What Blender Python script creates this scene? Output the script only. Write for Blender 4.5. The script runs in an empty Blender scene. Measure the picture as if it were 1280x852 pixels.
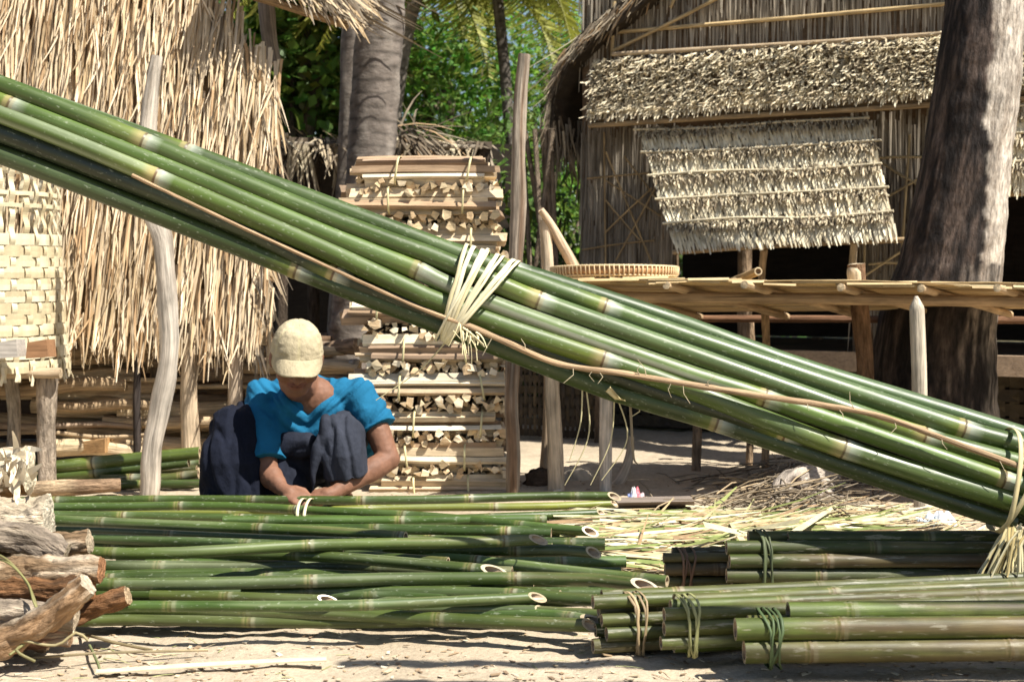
import bpy, math, random
from mathutils import Vector, Matrix, noise
RND = random.Random(11)
U = RND.uniform
V = Vector
H, F, HZ = 0.85, 1777.8, 340.0          # eye height, focal length in photo pixels, horizon row
scene = bpy.context.scene
COL = scene.collection

def P(px, py, Y):                        # a point of the place, from a bearing and a distance
    return V(((px - 640) * Y / F, Y, H - (py - HZ) * Y / F))
def G(px, py, z=0.0):                    # the same, from a bearing and a height
    return P(px, py, F * (H - z) / (py - HZ))

# ------------------------------------------------------------------ materials
def material(name, rough=0.8, spec=0.3, streak=None, blotch=None, bump=None, trans=0.0, wax=None, flecks=None, coat=0.0):
    m = bpy.data.materials.new(name); m.use_nodes = True
    nt = m.node_tree; N = nt.nodes; L = nt.links; N.clear()
    out = N.new('ShaderNodeOutputMaterial'); b = N.new('ShaderNodeBsdfPrincipled')
    col = N.new('ShaderNodeAttribute'); col.attribute_name = 'Col'
    st = N.new('ShaderNodeAttribute'); st.attribute_name = 'st'
    info = N.new('ShaderNodeObjectInfo')
    off = N.new('ShaderNodeVectorMath'); off.operation = 'MULTIPLY_ADD'
    cmb = N.new('ShaderNodeCombineXYZ'); L.new(info.outputs['Random'], cmb.inputs[0])
    L.new(cmb.outputs[0], off.inputs[0]); off.inputs[1].default_value = (37, 0, 0); L.new(st.outputs['Vector'], off.inputs[2])
    def noi(scale, detail=4, rough_=0.6):
        vm = N.new('ShaderNodeVectorMath'); vm.operation = 'MULTIPLY'; L.new(off.outputs[0], vm.inputs[0])
        vm.inputs[1].default_value = scale if hasattr(scale, '__len__') else (scale,) * 3
        n = N.new('ShaderNodeTexNoise'); n.inputs['Scale'].default_value = 1; n.inputs['Detail'].default_value = detail
        n.inputs['Roughness'].default_value = rough_
        L.new(vm.outputs[0], n.inputs['Vector']); return n.outputs['Fac']
    def rng(x, a, b_, c, d):
        r = N.new('ShaderNodeMapRange'); L.new(x, r.inputs[0])
        for i, q in enumerate((a, b_, c, d)): r.inputs[i + 1].default_value = q
        return r.outputs[0]
    cur = col.outputs['Color']
    for sp in (streak, blotch):
        if sp:
            k = rng(noi(sp[0]), 0.3, 0.7, 1 - sp[1], 1 + sp[1])
            sc = N.new('ShaderNodeVectorMath'); sc.operation = 'SCALE'; L.new(cur, sc.inputs[0]); L.new(k, sc.inputs['Scale']); cur = sc.outputs[0]
    for sp in (wax, flecks):
        if sp:                           # (scale, lo, hi, amount, colour)
            k = rng(noi(sp[0], 5, 0.65), sp[1], sp[2], 0, sp[3])
            mx = N.new('ShaderNodeMix'); mx.data_type = 'RGBA'; L.new(k, mx.inputs[0]); L.new(cur, mx.inputs[6]); mx.inputs[7].default_value = (*sp[4], 1); cur = mx.outputs[2]
    L.new(cur, b.inputs['Base Color'])
    b.inputs['Roughness'].default_value = rough; b.inputs['Specular IOR Level'].default_value = spec
    if coat: b.inputs['Coat Weight'].default_value = coat; b.inputs['Coat Roughness'].default_value = 0.25
    if wax: L.new(rng(noi((6, 30, 30)), 0.3, 0.7, rough - 0.08, rough + 0.15), b.inputs['Roughness'])
    if bump:
        bp = N.new('ShaderNodeBump'); bp.inputs['Strength'].default_value = bump[1]; bp.inputs['Distance'].default_value = bump[2]
        L.new(noi(bump[0], 6), bp.inputs['Height']); L.new(bp.outputs[0], b.inputs['Normal'])
    sh = b.outputs[0]
    if trans:
        t = N.new('ShaderNodeBsdfTranslucent'); L.new(cur, t.inputs[0]); mx = N.new('ShaderNodeMixShader'); mx.inputs[0].default_value = trans
        L.new(sh, mx.inputs[1]); L.new(t.outputs[0], mx.inputs[2]); sh = mx.outputs[0]
    L.new(sh, out.inputs['Surface']); return m

M = dict(
    bamboo=material('green_bamboo', 0.40, 0.5, ((1.4, 70, 70), 0.26), ((6, 12, 12), 0.22), ((14, 160, 160), 0.12, 0.002),
                    wax=((1.5, 24, 24), 0.50, 0.74, 0.34, (0.17, 0.22, 0.11)), flecks=((55, 130, 130), 0.60, 0.67, 0.36, (0.40, 0.43, 0.32))),
    oldbamboo=material('seasoned_bamboo', 0.5, 0.4, ((3, 100, 100), 0.28), ((11, 16, 16), 0.30), ((14, 160, 160), 0.25, 0.003),
                    wax=((3.0, 28, 28), 0.47, 0.66, 0.5, (0.09, 0.058, 0.03)), flecks=((14, 90, 90), 0.585, 0.64, 0.6, (0.27, 0.25, 0.18))),
    straw=material('dry_thatch', 0.75, 0.25, ((30, 30, 6), 0.22), ((3, 3, 3), 0.16), trans=0.12),
    pole=material('dry_pole', 0.85, 0.15, ((5, 95, 95), 0.42), ((8, 16, 16), 0.26), ((7, 110, 110), 0.8, 0.010)),
    bark=material('rough_bark', 0.92, 0.12, ((16, 75, 75), 0.5), ((7, 18, 18), 0.4), ((30, 110, 110), 1.0, 0.02)),
    palmbark=material('palm_bark', 0.9, 0.15, ((26, 14, 14), 0.28), ((4, 9, 9), 0.24), ((40, 25, 25), 0.7, 0.01)),
    char=material('charred_bark', 0.85, 0.2, ((22, 85, 85), 0.6), ((5, 12, 12), 0.35), ((26, 75, 75), 1.0, 0.010)),
    split=material('split_firewood', 0.8, 0.2, ((5, 120, 120), 0.24), ((9, 20, 20), 0.2), ((8, 140, 140), 0.5, 0.004)),
    leaf=material('leaf_green', 0.5, 0.4, None, ((1.5, 1.5, 1.5), 0.25), trans=0.45),
    strap=material('split_bamboo_strap', 0.55, 0.35, ((8, 200, 200), 0.15), ((20, 30, 30), 0.14), ((10, 220, 220), 0.3, 0.002)),
    mat_=material('woven_mat', 0.85, 0.2, ((8, 8, 40), 0.3), ((3, 3, 5), 0.25), ((60, 60, 25), 0.6, 0.006)),
    cut=material('basket_cane', 0.6, 0.35, ((25, 25, 40), 0.16), ((8, 8, 8), 0.12), ((50, 50, 150), 0.25, 0.003)),
    skin=material('skin', 0.62, 0.28, ((60, 60, 60), 0.12), ((14, 14, 14), 0.14), ((160, 160, 160), 0.25, 0.003)),
    shirt=material('cotton_shirt', 0.9, 0.15, ((40, 40, 40), 0.06), ((9, 9, 9), 0.08), ((26, 26, 20), 0.5, 0.012)),
    navy=material('navy_cloth', 0.92, 0.12, ((60, 60, 60), 0.16), ((12, 12, 12), 0.16), ((24, 24, 16), 0.6, 0.014)),
    cap=material('cap_canvas', 0.9, 0.12, ((70, 70, 70), 0.07), ((22, 22, 22), 0.10), ((55, 55, 40), 0.7, 0.008)),
    stone=material('stone', 0.9, 0.2, ((20, 20, 20), 0.3), ((7, 7, 7), 0.25), ((40, 40, 40), 0.8, 0.01)),
    plastic=material('thin_plastic', 0.35, 0.5, ((60, 60, 60), 0.25), None, ((50, 50, 50), 0.5, 0.004), trans=0.3),
)

# ------------------------------------------------------------------ mesh building
class MB:
    def __init__(s): s.v = []; s.f = []; s.c = []; s.t = []
    def add(s, vs, fs, cols, st=None):
        o = len(s.v); s.v += [tuple(v) for v in vs]; s.f += [tuple(i + o for i in f) for f in fs]
        if isinstance(cols[0], (int, float)): cols = [cols] * len(vs)
        s.c += [tuple(c) for c in cols]; s.t += [tuple(x) for x in (st if st else vs)]
    def build(s, name, mat, parent=None, smooth=True, origin=None):
        me = bpy.data.meshes.new(name)
        o = V(origin) if origin is not None else V((0, 0, 0))
        me.from_pydata([tuple(V(v) - o) for v in s.v] if origin is not None else s.v, [], s.f)
        a = me.attributes.new('Col', 'FLOAT_COLOR', 'POINT'); a.data.foreach_set('color', [x for c in s.c for x in (c[0], c[1], c[2], 1.0)])
        a = me.attributes.new('st', 'FLOAT_VECTOR', 'POINT'); a.data.foreach_set('vector', [x for c in s.t for x in c])
        me.materials.append(mat)
        if smooth: me.polygons.foreach_set('use_smooth', [True] * len(me.polygons))
        me.update()
        ob = bpy.data.objects.new(name, me); COL.objects.link(ob)
        if parent is not None:
            ob.parent = parent; base = V(parent.location); q = parent.parent
            while q is not None: base = base + q.location; q = q.parent
            ob.location = o - base
        elif origin is not None: ob.location = o
        return ob

def tag(o, label=None, cat=None, group=None, kind=None):
    if label: o['label'] = label
    if cat: o['category'] = cat
    if group: o['group'] = group
    if kind: o['kind'] = kind
    return o
def empty(name, loc, label, cat, group=None):
    o = bpy.data.objects.new(name, None); COL.objects.link(o); o.location = loc; o.empty_display_size = 0.1
    return tag(o, label, cat, group)

def spline(pts, step):                   # smooth curve through points, resampled
    pts = [V(p) for p in pts]
    if len(pts) == 2: dense = [pts[0].lerp(pts[1], i / 20) for i in range(21)]
    else:
        dense = []
        for i in range(len(pts) - 1):
            p0 = pts[max(i - 1, 0)]; p1 = pts[i]; p2 = pts[i + 1]; p3 = pts[min(i + 2, len(pts) - 1)]
            for k in range(12):
                t = k / 12; dense.append(0.5 * ((2 * p1) + (p2 - p0) * t + (2 * p0 - 5 * p1 + 4 * p2 - p3) * t * t + (3 * p1 - p0 - 3 * p2 + p3) * t ** 3))
        dense.append(pts[-1])
    acc = [0.0]
    for a, b in zip(dense, dense[1:]): acc.append(acc[-1] + (b - a).length)
    def at(s):
        s = min(max(s, 0), acc[-1])
        lo, hi = 0, len(acc) - 1
        while hi - lo > 1:
            m = (lo + hi) // 2
            if acc[m] <= s: lo = m
            else: hi = m
        d = acc[hi] - acc[lo]
        return dense[lo].lerp(dense[hi], (s - acc[lo]) / d if d > 1e-9 else 0)
    return at, acc[-1]

def frames(pts):
    out = []; n = len(pts); up = None
    for i in range(n):
        t = (pts[min(i + 1, n - 1)] - pts[max(i - 1, 0)]).normalized()
        if up is None: up = V((0, 0, 1)) if abs(t.z) < 0.9 else V((0, -1, 0))
        a = (up - t * up.dot(t)).normalized(); up = a; out.append((t, a, t.cross(a)))
    return out

def tube(mb, pts, radii, n=10, col=(0.3, 0.25, 0.2), cap=(True, True), capcol=None, colf=None, wob=0.0, wscale=6.0, seed=0.0, flat=1.0, step=None):
    """round rod along pts; radii one number or one per point; wob = uneven surface"""
    pts = [V(p) for p in pts]
    if not hasattr(radii, '__len__'): radii = [radii] * len(pts)
    if step:
        at, Ln = spline(pts, step); k = max(2, int(Ln / step)); acc = [0]
        for a, b in zip(pts, pts[1:]): acc.append(acc[-1] + (b - a).length)
        def rad(u):
            s = u * acc[-1]
            for i in range(len(acc) - 1):
                if s <= acc[i + 1] + 1e-9:
                    d = acc[i + 1] - acc[i]; return radii[i] + (radii[i + 1] - radii[i]) * ((s - acc[i]) / d if d else 0)
            return radii[-1]
        radii2 = [rad(i / k) for i in range(k + 1)]; pts = [at(Ln * i / k) for i in range(k + 1)]; radii = radii2
    fr = frames(pts); vs = []; cs = []; st = []; fs = []; u = 0.0
    for i, (p, r) in enumerate(zip(pts, radii)):
        if i: u += (p - pts[i - 1]).length
        t, a, b = fr[i]
        for j in range(n):
            th = 2 * math.pi * j / n; c, s = math.cos(th), math.sin(th)
            rr = r
            if wob: rr = r * (1 + wob * noise.noise(V((u * wscale + seed, c * 1.3 + seed * 1.7, s * 1.3))) + 0.5 * wob * noise.noise(V((u * wscale * 3 + seed, c * 4, s * 4 + seed))) + (0.55 * (wob - .3) * abs(noise.noise(V((u * wscale * 2 + seed, c * 9, s * 9 + seed)))) * 2 if wob > .3 else 0))
            vs.append(p + a * (c * rr) + b * (s * rr * flat)); st.append((u + seed, c * r, s * r))
            cs.append(colf(u, th, vs[-1]) if colf else col)
    m = len(pts)
    for i in range(m - 1):
        for j in range(n):
            k = (j + 1) % n; fs.append((i * n + j, i * n + k, (i + 1) * n + k, (i + 1) * n + j))
    mb.add(vs, fs, cs, st)
    cc = capcol or col
    for e, row in ((0, 0), (1, m - 1)):
        if cap[e]:
            ring = vs[row * n:(row + 1) * n]; ctr = pts[row] + fr[row][0] * (radii[row] * (0.12 if e else -0.12))
            idx = [(j, (j + 1) % n, n) if e else ((j + 1) % n, j, n) for j in range(n)]
            mb.add(list(ring) + [ctr], idx, cc, [(x.x * 0.3 + seed, x.y, x.z) for x in (list(ring) + [ctr])])

def mix(a, b, t): return tuple(x + (y - x) * t for x, y in zip(a, b))
GREEN = dict(base=(0.046, 0.088, 0.013), yel=(0.18, 0.22, 0.026), tan=(0.36, 0.28, 0.13), wax=(0.40, 0.43, 0.35), cut=(0.40, 0.32, 0.20))
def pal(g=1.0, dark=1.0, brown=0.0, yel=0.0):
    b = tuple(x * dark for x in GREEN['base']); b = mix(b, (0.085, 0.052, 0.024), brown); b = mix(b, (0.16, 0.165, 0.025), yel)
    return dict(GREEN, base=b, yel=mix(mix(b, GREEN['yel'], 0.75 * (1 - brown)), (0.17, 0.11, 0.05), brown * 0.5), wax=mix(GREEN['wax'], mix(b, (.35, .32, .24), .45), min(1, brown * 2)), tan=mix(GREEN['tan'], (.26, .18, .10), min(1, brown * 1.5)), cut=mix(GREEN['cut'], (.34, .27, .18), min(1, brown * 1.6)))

def culm(mb, pts, r, first=0.2, gap=0.45, pl=None, n=14, cut0='open', cut1='open', k0=0.0, k1=0.0, d0=None, d1=None, taper=0.0, waxy=1.0, seed=0.0, rev=False, yspan=0.13, nodes=None, wear=()):
    """a bamboo culm: rings at the nodes, yellow before and waxy white after each, hollow cut ends"""
    pl = pl or pal(); at, Ln = spline(pts, 0.1)
    nd = list(nodes) if nodes is not None else []
    if nodes is None:
        s = first
        while s < Ln: nd.append(s); s += gap * U(0.9, 1.1)
    prof = [(-0.13, 1, 0), (-0.07, 1, 0.45), (-0.03, 1.0, 0.85), (-0.013, 1.015, 1.0), (-0.005, 1.05, 1.2), (-0.001, 1.055, 1.5), (0.002, 1.005, 1.5), (0.0045, 1.0, 2.0), (0.010, 1.035, 2.0), (0.016, 1.01, 2.3), (0.028, 1.0, 2.6), (0.050, 1.0, 3.0)]
    ks = yspan / 0.13
    rows = {}
    for q in range(int(Ln / 0.12) + 2): rows[round(min(q * 0.12, Ln), 5)] = (1.0, 0.0)
    rows[round(Ln, 5)] = (1, 0)
    for s in nd:
        nk = U(.8, 1) if waxy > .9 else U(.2, .85)
        for d, rf, cv in prof:
            dd = d * ks if d < -0.02 else d
            if rev: dd = -dd
            x = s + dd
            if 0.004 < x < Ln - 0.004:
                for old in [z for z in rows if abs(z - x) < 0.03 and rows[z] == (1.0, 0.0) and 0 < z < round(Ln, 5)]: del rows[old]
                rows[round(x, 5)] = (rf, cv + 1e-6, nk)
    ss = sorted(rows); P_ = [at(s) for s in ss]; fr = frames(P_)
    tone = U(0.8, 1.2); hue = U(0, .35); pl = dict(pl, base=mix(pl['base'], tuple(q * sum(pl['base']) / .115 for q in (.052, .052, .011)), hue))
    def colr(cv, s):
        b = tuple(x * tone * (1 + 0.18 * noise.noise(V((s * 2.3 + seed, seed, 0)))) for x in pl['base'])
        if cv <= 1: return mix(b, pl['yel'], cv * 0.8)
        if cv <= 1.25: return mix(pl['yel'], pl['tan'], 0.7)
        if cv <= 1.6: return (0.12, 0.075, 0.035)
        if cv <= 2.05: return mix(pl['tan'], pl['wax'], 0.5)
        if cv < 3: return mix(b, pl['wax'], (1 - (cv - 2.05) / 0.95) * waxy)
        return b
    # slanted ends must not run back past the last inner row
    def slant(vec, t, a, b, c, s):
        d = V(vec); d = (d - t * d.dot(t)).normalized(); return (a * c + b * s).dot(d)
    if k0: ss = [0.0] + [s for s in ss if s > k0 * r * 1.15]
    if k1: ss = [s for s in ss if s < Ln - k1 * r * 1.15] + [Ln]
    P_ = [at(s) for s in ss]; fr = frames(P_)
    vs = []; cs = []; st = []; fs = []; m = len(ss)
    for i, s in enumerate(ss):
        rv = rows.get(round(s, 5), (1, 0)); rf, cv = rv[:2]; nk = rv[2] if len(rv) > 2 else 1; t, a, b = fr[i]; rr = r * rf * (1 - taper * s) * (1 + .025 * noise.noise(V((s * 4 + seed, seed, 3))))
        for j in range(n):
            th = 2 * math.pi * j / n; c, sn = math.cos(th), math.sin(th)
            q = P_[i] + a * c * rr + b * sn * rr
            if i == 0 and k0: q = q - t * (slant(d0, t, a, b, c, sn) * k0 * rr)
            if i == m - 1 and k1: q = q + t * (slant(d1, t, a, b, c, sn) * k1 * rr)
            vs.append(q); st.append((s + seed, c * r, sn * r)); q_ = mix(colr(0, s), colr(cv, s), nk)
            for w0, w1, am, wc in wear:
                if w0 < s < w1: q_ = mix(q_, wc, am * max(0, min(1, .45 + 1.6 * noise.noise(V((s * .9 + seed, c * 2.2, sn * 2.2 + seed))))))
            cs.append(q_)
    for i in range(m - 1):
        for j in range(n):
            k = (j + 1) % n; fs.append((i * n + j, i * n + k, (i + 1) * n + k, (i + 1) * n + j))
    mb.add(vs, fs, cs, st)
    for e in (0, 1):
        i = 0 if e == 0 else m - 1; t, a, b = fr[i]; ring = vs[i * n:(i + 1) * n]; ctr = sum(ring, V()) / n
        inn = [ctr + (q - ctr) * 0.70 for q in ring]; deep = [q - t * (r * (1.2 + (k1 if e else k0)) * (1 if e else -1)) for q in inn]
        allv = ring + inn; f1 = []; f2 = []
        for j in range(n):
            k = (j + 1) % n
            f1.append((j, k, n + k, n + j) if e else (k, j, n + j, n + k)); f2.append((j, k, n + k, n + j) if e else (k, j, n + j, n + k))
        stc = lambda L_: [(x.x * 0.2 + seed, x.y, x.z) for x in L_]
        mb.add(allv, f1, pick([pl['cut']], .12), stc(allv))
        dv = inn + deep + [sum(deep, V()) / n]
        f2 += [(n + j, n + (j + 1) % n, 2 * n) if e else (n + (j + 1) % n, n + j, 2 * n) for j in range(n)]
        mb.add(dv, f2, tuple(x * 0.8 for x in mix(pl['cut'], (.5, .3, .2), .35)), stc(dv))

def blade(mb, root, d, L, w, nrm, col, bend=0.0, tip=0.25, twist=0.0, segs=3):
    d = d.normalized(); side = d.cross(nrm).normalized()
    if twist: side = (side * math.cos(twist) + nrm * math.sin(twist)).normalized()
    vs = []
    for i in range(segs + 1):
        t = i / segs; c = root + d * (L * t) + nrm * (bend * t * t * L)
        ww = w * (1 - (1 - tip) * t ** 1.8) * 0.5; vs += [c - side * ww, c + side * ww]
    mb.add(vs, [(2 * i, 2 * i + 1, 2 * i + 3, 2 * i + 2) for i in range(segs)], [tuple(x * (0.92 + 0.1 * (i // 2) / segs) for x in col) for i in range(len(vs))])

STRAWS = [(0.58, 0.45, 0.29), (0.64, 0.51, 0.34), (0.48, 0.35, 0.20), (0.70, 0.57, 0.40), (0.34, 0.22, 0.115), (0.60, 0.47, 0.31)]
GREYS = [(0.58, 0.50, 0.35), (0.70, 0.61, 0.43), (0.40, 0.33, 0.225), (0.14, 0.11, 0.07), (0.64, 0.55, 0.38), (0.46, 0.37, 0.245)]
PALES = [(0.78, 0.70, 0.51), (0.72, 0.63, 0.44), (0.82, 0.75, 0.56), (0.64, 0.55, 0.37)]
BROWNS = [(0.18, 0.14, 0.095), (0.23, 0.185, 0.13), (0.12, 0.09, 0.06), (0.29, 0.24, 0.175)]
def pick(cs, v=0.15):
    c = RND.choice(cs); k = U(1 - v, 1 + v); return tuple(x * k for x in c)

def thatch(mb, TL, TR, BL, BR, rows, per, L, w, lift, cols, jit=0.3, spread=0.12, bend=0.0, inside=None, off=0.0, tip=0.25, gapp=0.0):
    """courses of hanging leaf blades over a four-cornered sheet, lowest course first"""
    TL, TR, BL, BR = map(V, (TL, TR, BL, BR))
    nrm = (TR - TL).cross(BL - TL).normalized()
    if nrm.y > 0: nrm = -nrm
    for i in range(rows):
        t = 1 - (i + 0.5) / rows
        for k in range(per):
            s = (k + U(-0.5, 1.5)) / per; tt = t + U(-jit, jit) / rows
            s = min(max(s, 0), 1)
            p = TL.lerp(TR, s).lerp(BL.lerp(BR, s), tt)
            if inside and not inside(p): continue
            if gapp and RND.random() < gapp: continue
            down = (BL.lerp(BR, s) - TL.lerp(TR, s)).normalized(); side = down.cross(nrm)
            a = U(0.2, 1.0) * lift; d = down * math.cos(a) + nrm * math.sin(a) + side * RND.gauss(0, spread)
            blade(mb, p - down * (L * 0.4) + nrm * (off + U(0, 0.012)), d, L * U(0.65, 1.15), w * U(0.6, 1.4), nrm, pick(cols), bend=U(-0.5, 1) * bend, tip=tip, twist=U(-0.5, 0.5))

def box(mb, corners8, col):
    mb.add(corners8, [(0, 1, 2, 3), (7, 6, 5, 4), (0, 4, 5, 1), (1, 5, 6, 2), (2, 6, 7, 3), (3, 7, 4, 0)], col)
def slab(mb, a, b, c, d, th, col):       # four corners and a thickness vector
    a, b, c, d, th = map(V, (a, b, c, d, th)); box(mb, [a, b, c, d, a + th, b + th, c + th, d + th], col)
def ribbon(mb, pts, w, wd, col, th=0.0015, closed=False):
    """flat strap along pts; wd(i, p, tangent) gives the direction of its width"""
    n = len(pts); vs = []; fs = []; st = []; u = 0; outs = []
    for i, p in enumerate(pts):
        t = (pts[(i + 1) % n] - pts[i - 1]) if closed else (pts[min(i + 1, n - 1)] - pts[max(i - 1, 0)])
        t.normalize(); s = V(wd(i, p, t)); s = (s - t * s.dot(t)).normalized(); o = t.cross(s); 
        if i: u += (p - pts[i - 1]).length
        ww = w(i / max(1, n - 1)) if callable(w) else w
        vs += [p - s * ww / 2, p + s * ww / 2, p + s * ww / 2 + o * th, p - s * ww / 2 + o * th]; st += [(u, -ww / 2, 0), (u, ww / 2, 0), (u, ww / 2, th), (u, -ww / 2, th)]
    m = n if closed else n - 1
    for i in range(m):
        k = (i + 1) % n
        for q in range(4): fs.append((4 * i + q, 4 * i + (q + 1) % 4, 4 * k + (q + 1) % 4, 4 * k + q))
    mb.add(vs, fs, col, st)
def stick(mb, p0, p1, r, col, endcol, seed=None, n=None, rings=5):
    """a split billet: irregular wedge section, pale fresh ends"""
    p0, p1 = V(p0), V(p1); n = n or RND.choice([3, 4, 4, 5, 5]); ang = sorted((2 * math.pi * (k + U(-0.28, 0.28)) / n) for k in range(n)); rad = [r * U(0.7, 1.25) for _ in range(n)]; sd = U(0, 50)
    L = (p1 - p0).length; t = (p1 - p0).normalized(); up = V((0, 0, 1)) if abs(t.z) < 0.9 else V((0, 1, 0)); a = (up - t * up.dot(t)).normalized(); b = t.cross(a)
    roll = U(0, 6); bow = V((U(-1, 1), U(-1, 1), U(-1, 1))) * 0.010 * L
    R = []
    for i in range(rings):
        u = i / (rings - 1); c = p0.lerp(p1, u) + (bow - t * bow.dot(t)) * (1 - (2 * u - 1) ** 2); k = 1 + 0.16 * noise.noise(V((u * 3, sd, 0))); end = (i in (0, rings - 1))
        R.append([c + a * math.cos(x + roll) * q * k + b * math.sin(x + roll) * q * k + (t * U(-0.25, 0.25) * r if end else V()) for x, q in zip(ang, rad)])
    for j in range(n):                   # every face its own vertices: crisp arris, own tone
        kk = (j + 1) % n; vs = []; st = []
        kj = U(0.75, 1.12); cj = tuple(x * kj for x in col)
        for i in range(rings):
            for q, jj in ((0, j), (1, kk)):
                vs.append(R[i][jj]); st.append((L * i / (rings - 1) + sd, q * r * 1.2 + j, 0))
        mb.add(vs, [(2 * i, 2 * i + 1, 2 * i + 3, 2 * i + 2) for i in range(rings - 1)], cj, st)
    for e, ring in ((0, R[0]), (1, R[-1])):
        mb.add(ring, [tuple(range(n))[::(1 if e else -1)]], endcol, [(0.3 * x.x + sd, x.y, x.z) for x in ring])
exec_sections = []

# ------------------------------------------------------------------ camera, light, sky
cam = bpy.data.objects.new('camera', bpy.data.cameras.new('camera')); COL.objects.link(cam)
cam.location = (0, 0, H); cam.rotation_euler = (math.radians(90), 0, 0)
cam.data.sensor_width = 36; cam.data.lens = 50; cam.data.shift_y = -86 / 1280; cam.data.clip_end = 2000; cam.data.clip_start = 0.05
cam.data.dof.use_dof = True; cam.data.dof.focus_distance = 3.9; cam.data.dof.aperture_fstop = 6.0
scene.camera = cam
LIGHT = V((-0.60, 0.41, -1.06)).normalized()
sun = bpy.data.objects.new('sun', bpy.data.lights.new('sun', 'SUN')); COL.objects.link(sun)
sun.data.energy = 5.0; sun.data.angle = math.radians(0.5); sun.data.color = (1.0, 0.955, 0.87)
sun.rotation_euler = LIGHT.to_track_quat('-Z', 'Y').to_euler()
w = bpy.data.worlds.new('World'); scene.world = w; w.use_nodes = True
nt = w.node_tree; bg = nt.nodes['Background']; sk = nt.nodes.new('ShaderNodeTexSky'); sk.sky_type = 'NISHITA'; sk.sun_disc = False
sk.sun_elevation = math.asin(-LIGHT.z); sk.sun_rotation = math.atan2(-LIGHT.x, -LIGHT.y); sk.air_density = 1.0; sk.dust_density = 1.0
nt.links.new(sk.outputs[0], bg.inputs[0]); bg.inputs[1].default_value = 0.066
vs_ = scene.view_settings; vs_.view_transform = 'Standard'; vs_.look = 'None'; vs_.gamma = 1; vs_.use_curve_mapping = False; vs_.exposure = 0.92
scene.cycles.max_bounces = 6; scene.cycles.diffuse_bounces = 3; scene.cycles.transparent_max_bounces = 4
scene.cycles.use_denoising = True

# ------------------------------------------------------------------ ground
def ground_h(x, y):
    h = 0.010 * noise.noise(V((x * 1.1, y * 1.1, 3))) + 0.009 * noise.noise(V((x * 4.5, y * 4.5, 7))) + 0.006 * noise.noise(V((x * 11, y * 11, 1))) + 0.0045 * noise.noise(V((x * 30, y * 30, 5)))
    return h - 0.008
def ground():
    def axis(lo, hi, st, far):
        a = []; x = lo
        while x <= hi: a.append(x); x += st
        s = st; q = lo; left = []
        while q > -far: s *= 1.5; q -= s; left.append(q)
        s = st; q = a[-1]; right = []
        while q < far: s *= 1.5; q += s; right.append(q)
        return left[::-1] + a + right
    X = axis(-2.6, 2.8, 0.026, 400); Yv = axis(2.3, 7.6, 0.026, 400)
    mb = MB(); vs = []; cs = []
    for y in Yv:
        for x in X:
            near = max(0, 1 - max(abs(x) - 3, y - 9, 0) / 8); vs.append(V((x, y, ground_h(x, y) * near)))
            k = 1 + 0.16 * noise.noise(V((x * 0.9, y * 0.9, 0))) + 0.10 * noise.noise(V((x * 3.2, y * 3.2, 9)))
            d = max(0, noise.noise(V((x * 1.7, y * 1.7, 21))) - 0.1) * 0.5
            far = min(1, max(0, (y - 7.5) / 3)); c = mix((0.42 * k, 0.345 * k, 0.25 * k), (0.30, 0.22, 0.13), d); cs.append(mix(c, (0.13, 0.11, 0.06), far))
    n = len(X); fs = [(j * n + i, j * n + i + 1, (j + 1) * n + i + 1, (j + 1) * n + i) for j in range(len(Yv) - 1) for i in range(n - 1)]
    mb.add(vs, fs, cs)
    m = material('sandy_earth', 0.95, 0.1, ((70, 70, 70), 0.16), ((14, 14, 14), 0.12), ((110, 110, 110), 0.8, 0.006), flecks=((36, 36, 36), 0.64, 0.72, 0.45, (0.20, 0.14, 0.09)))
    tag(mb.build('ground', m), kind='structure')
ground()

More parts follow.
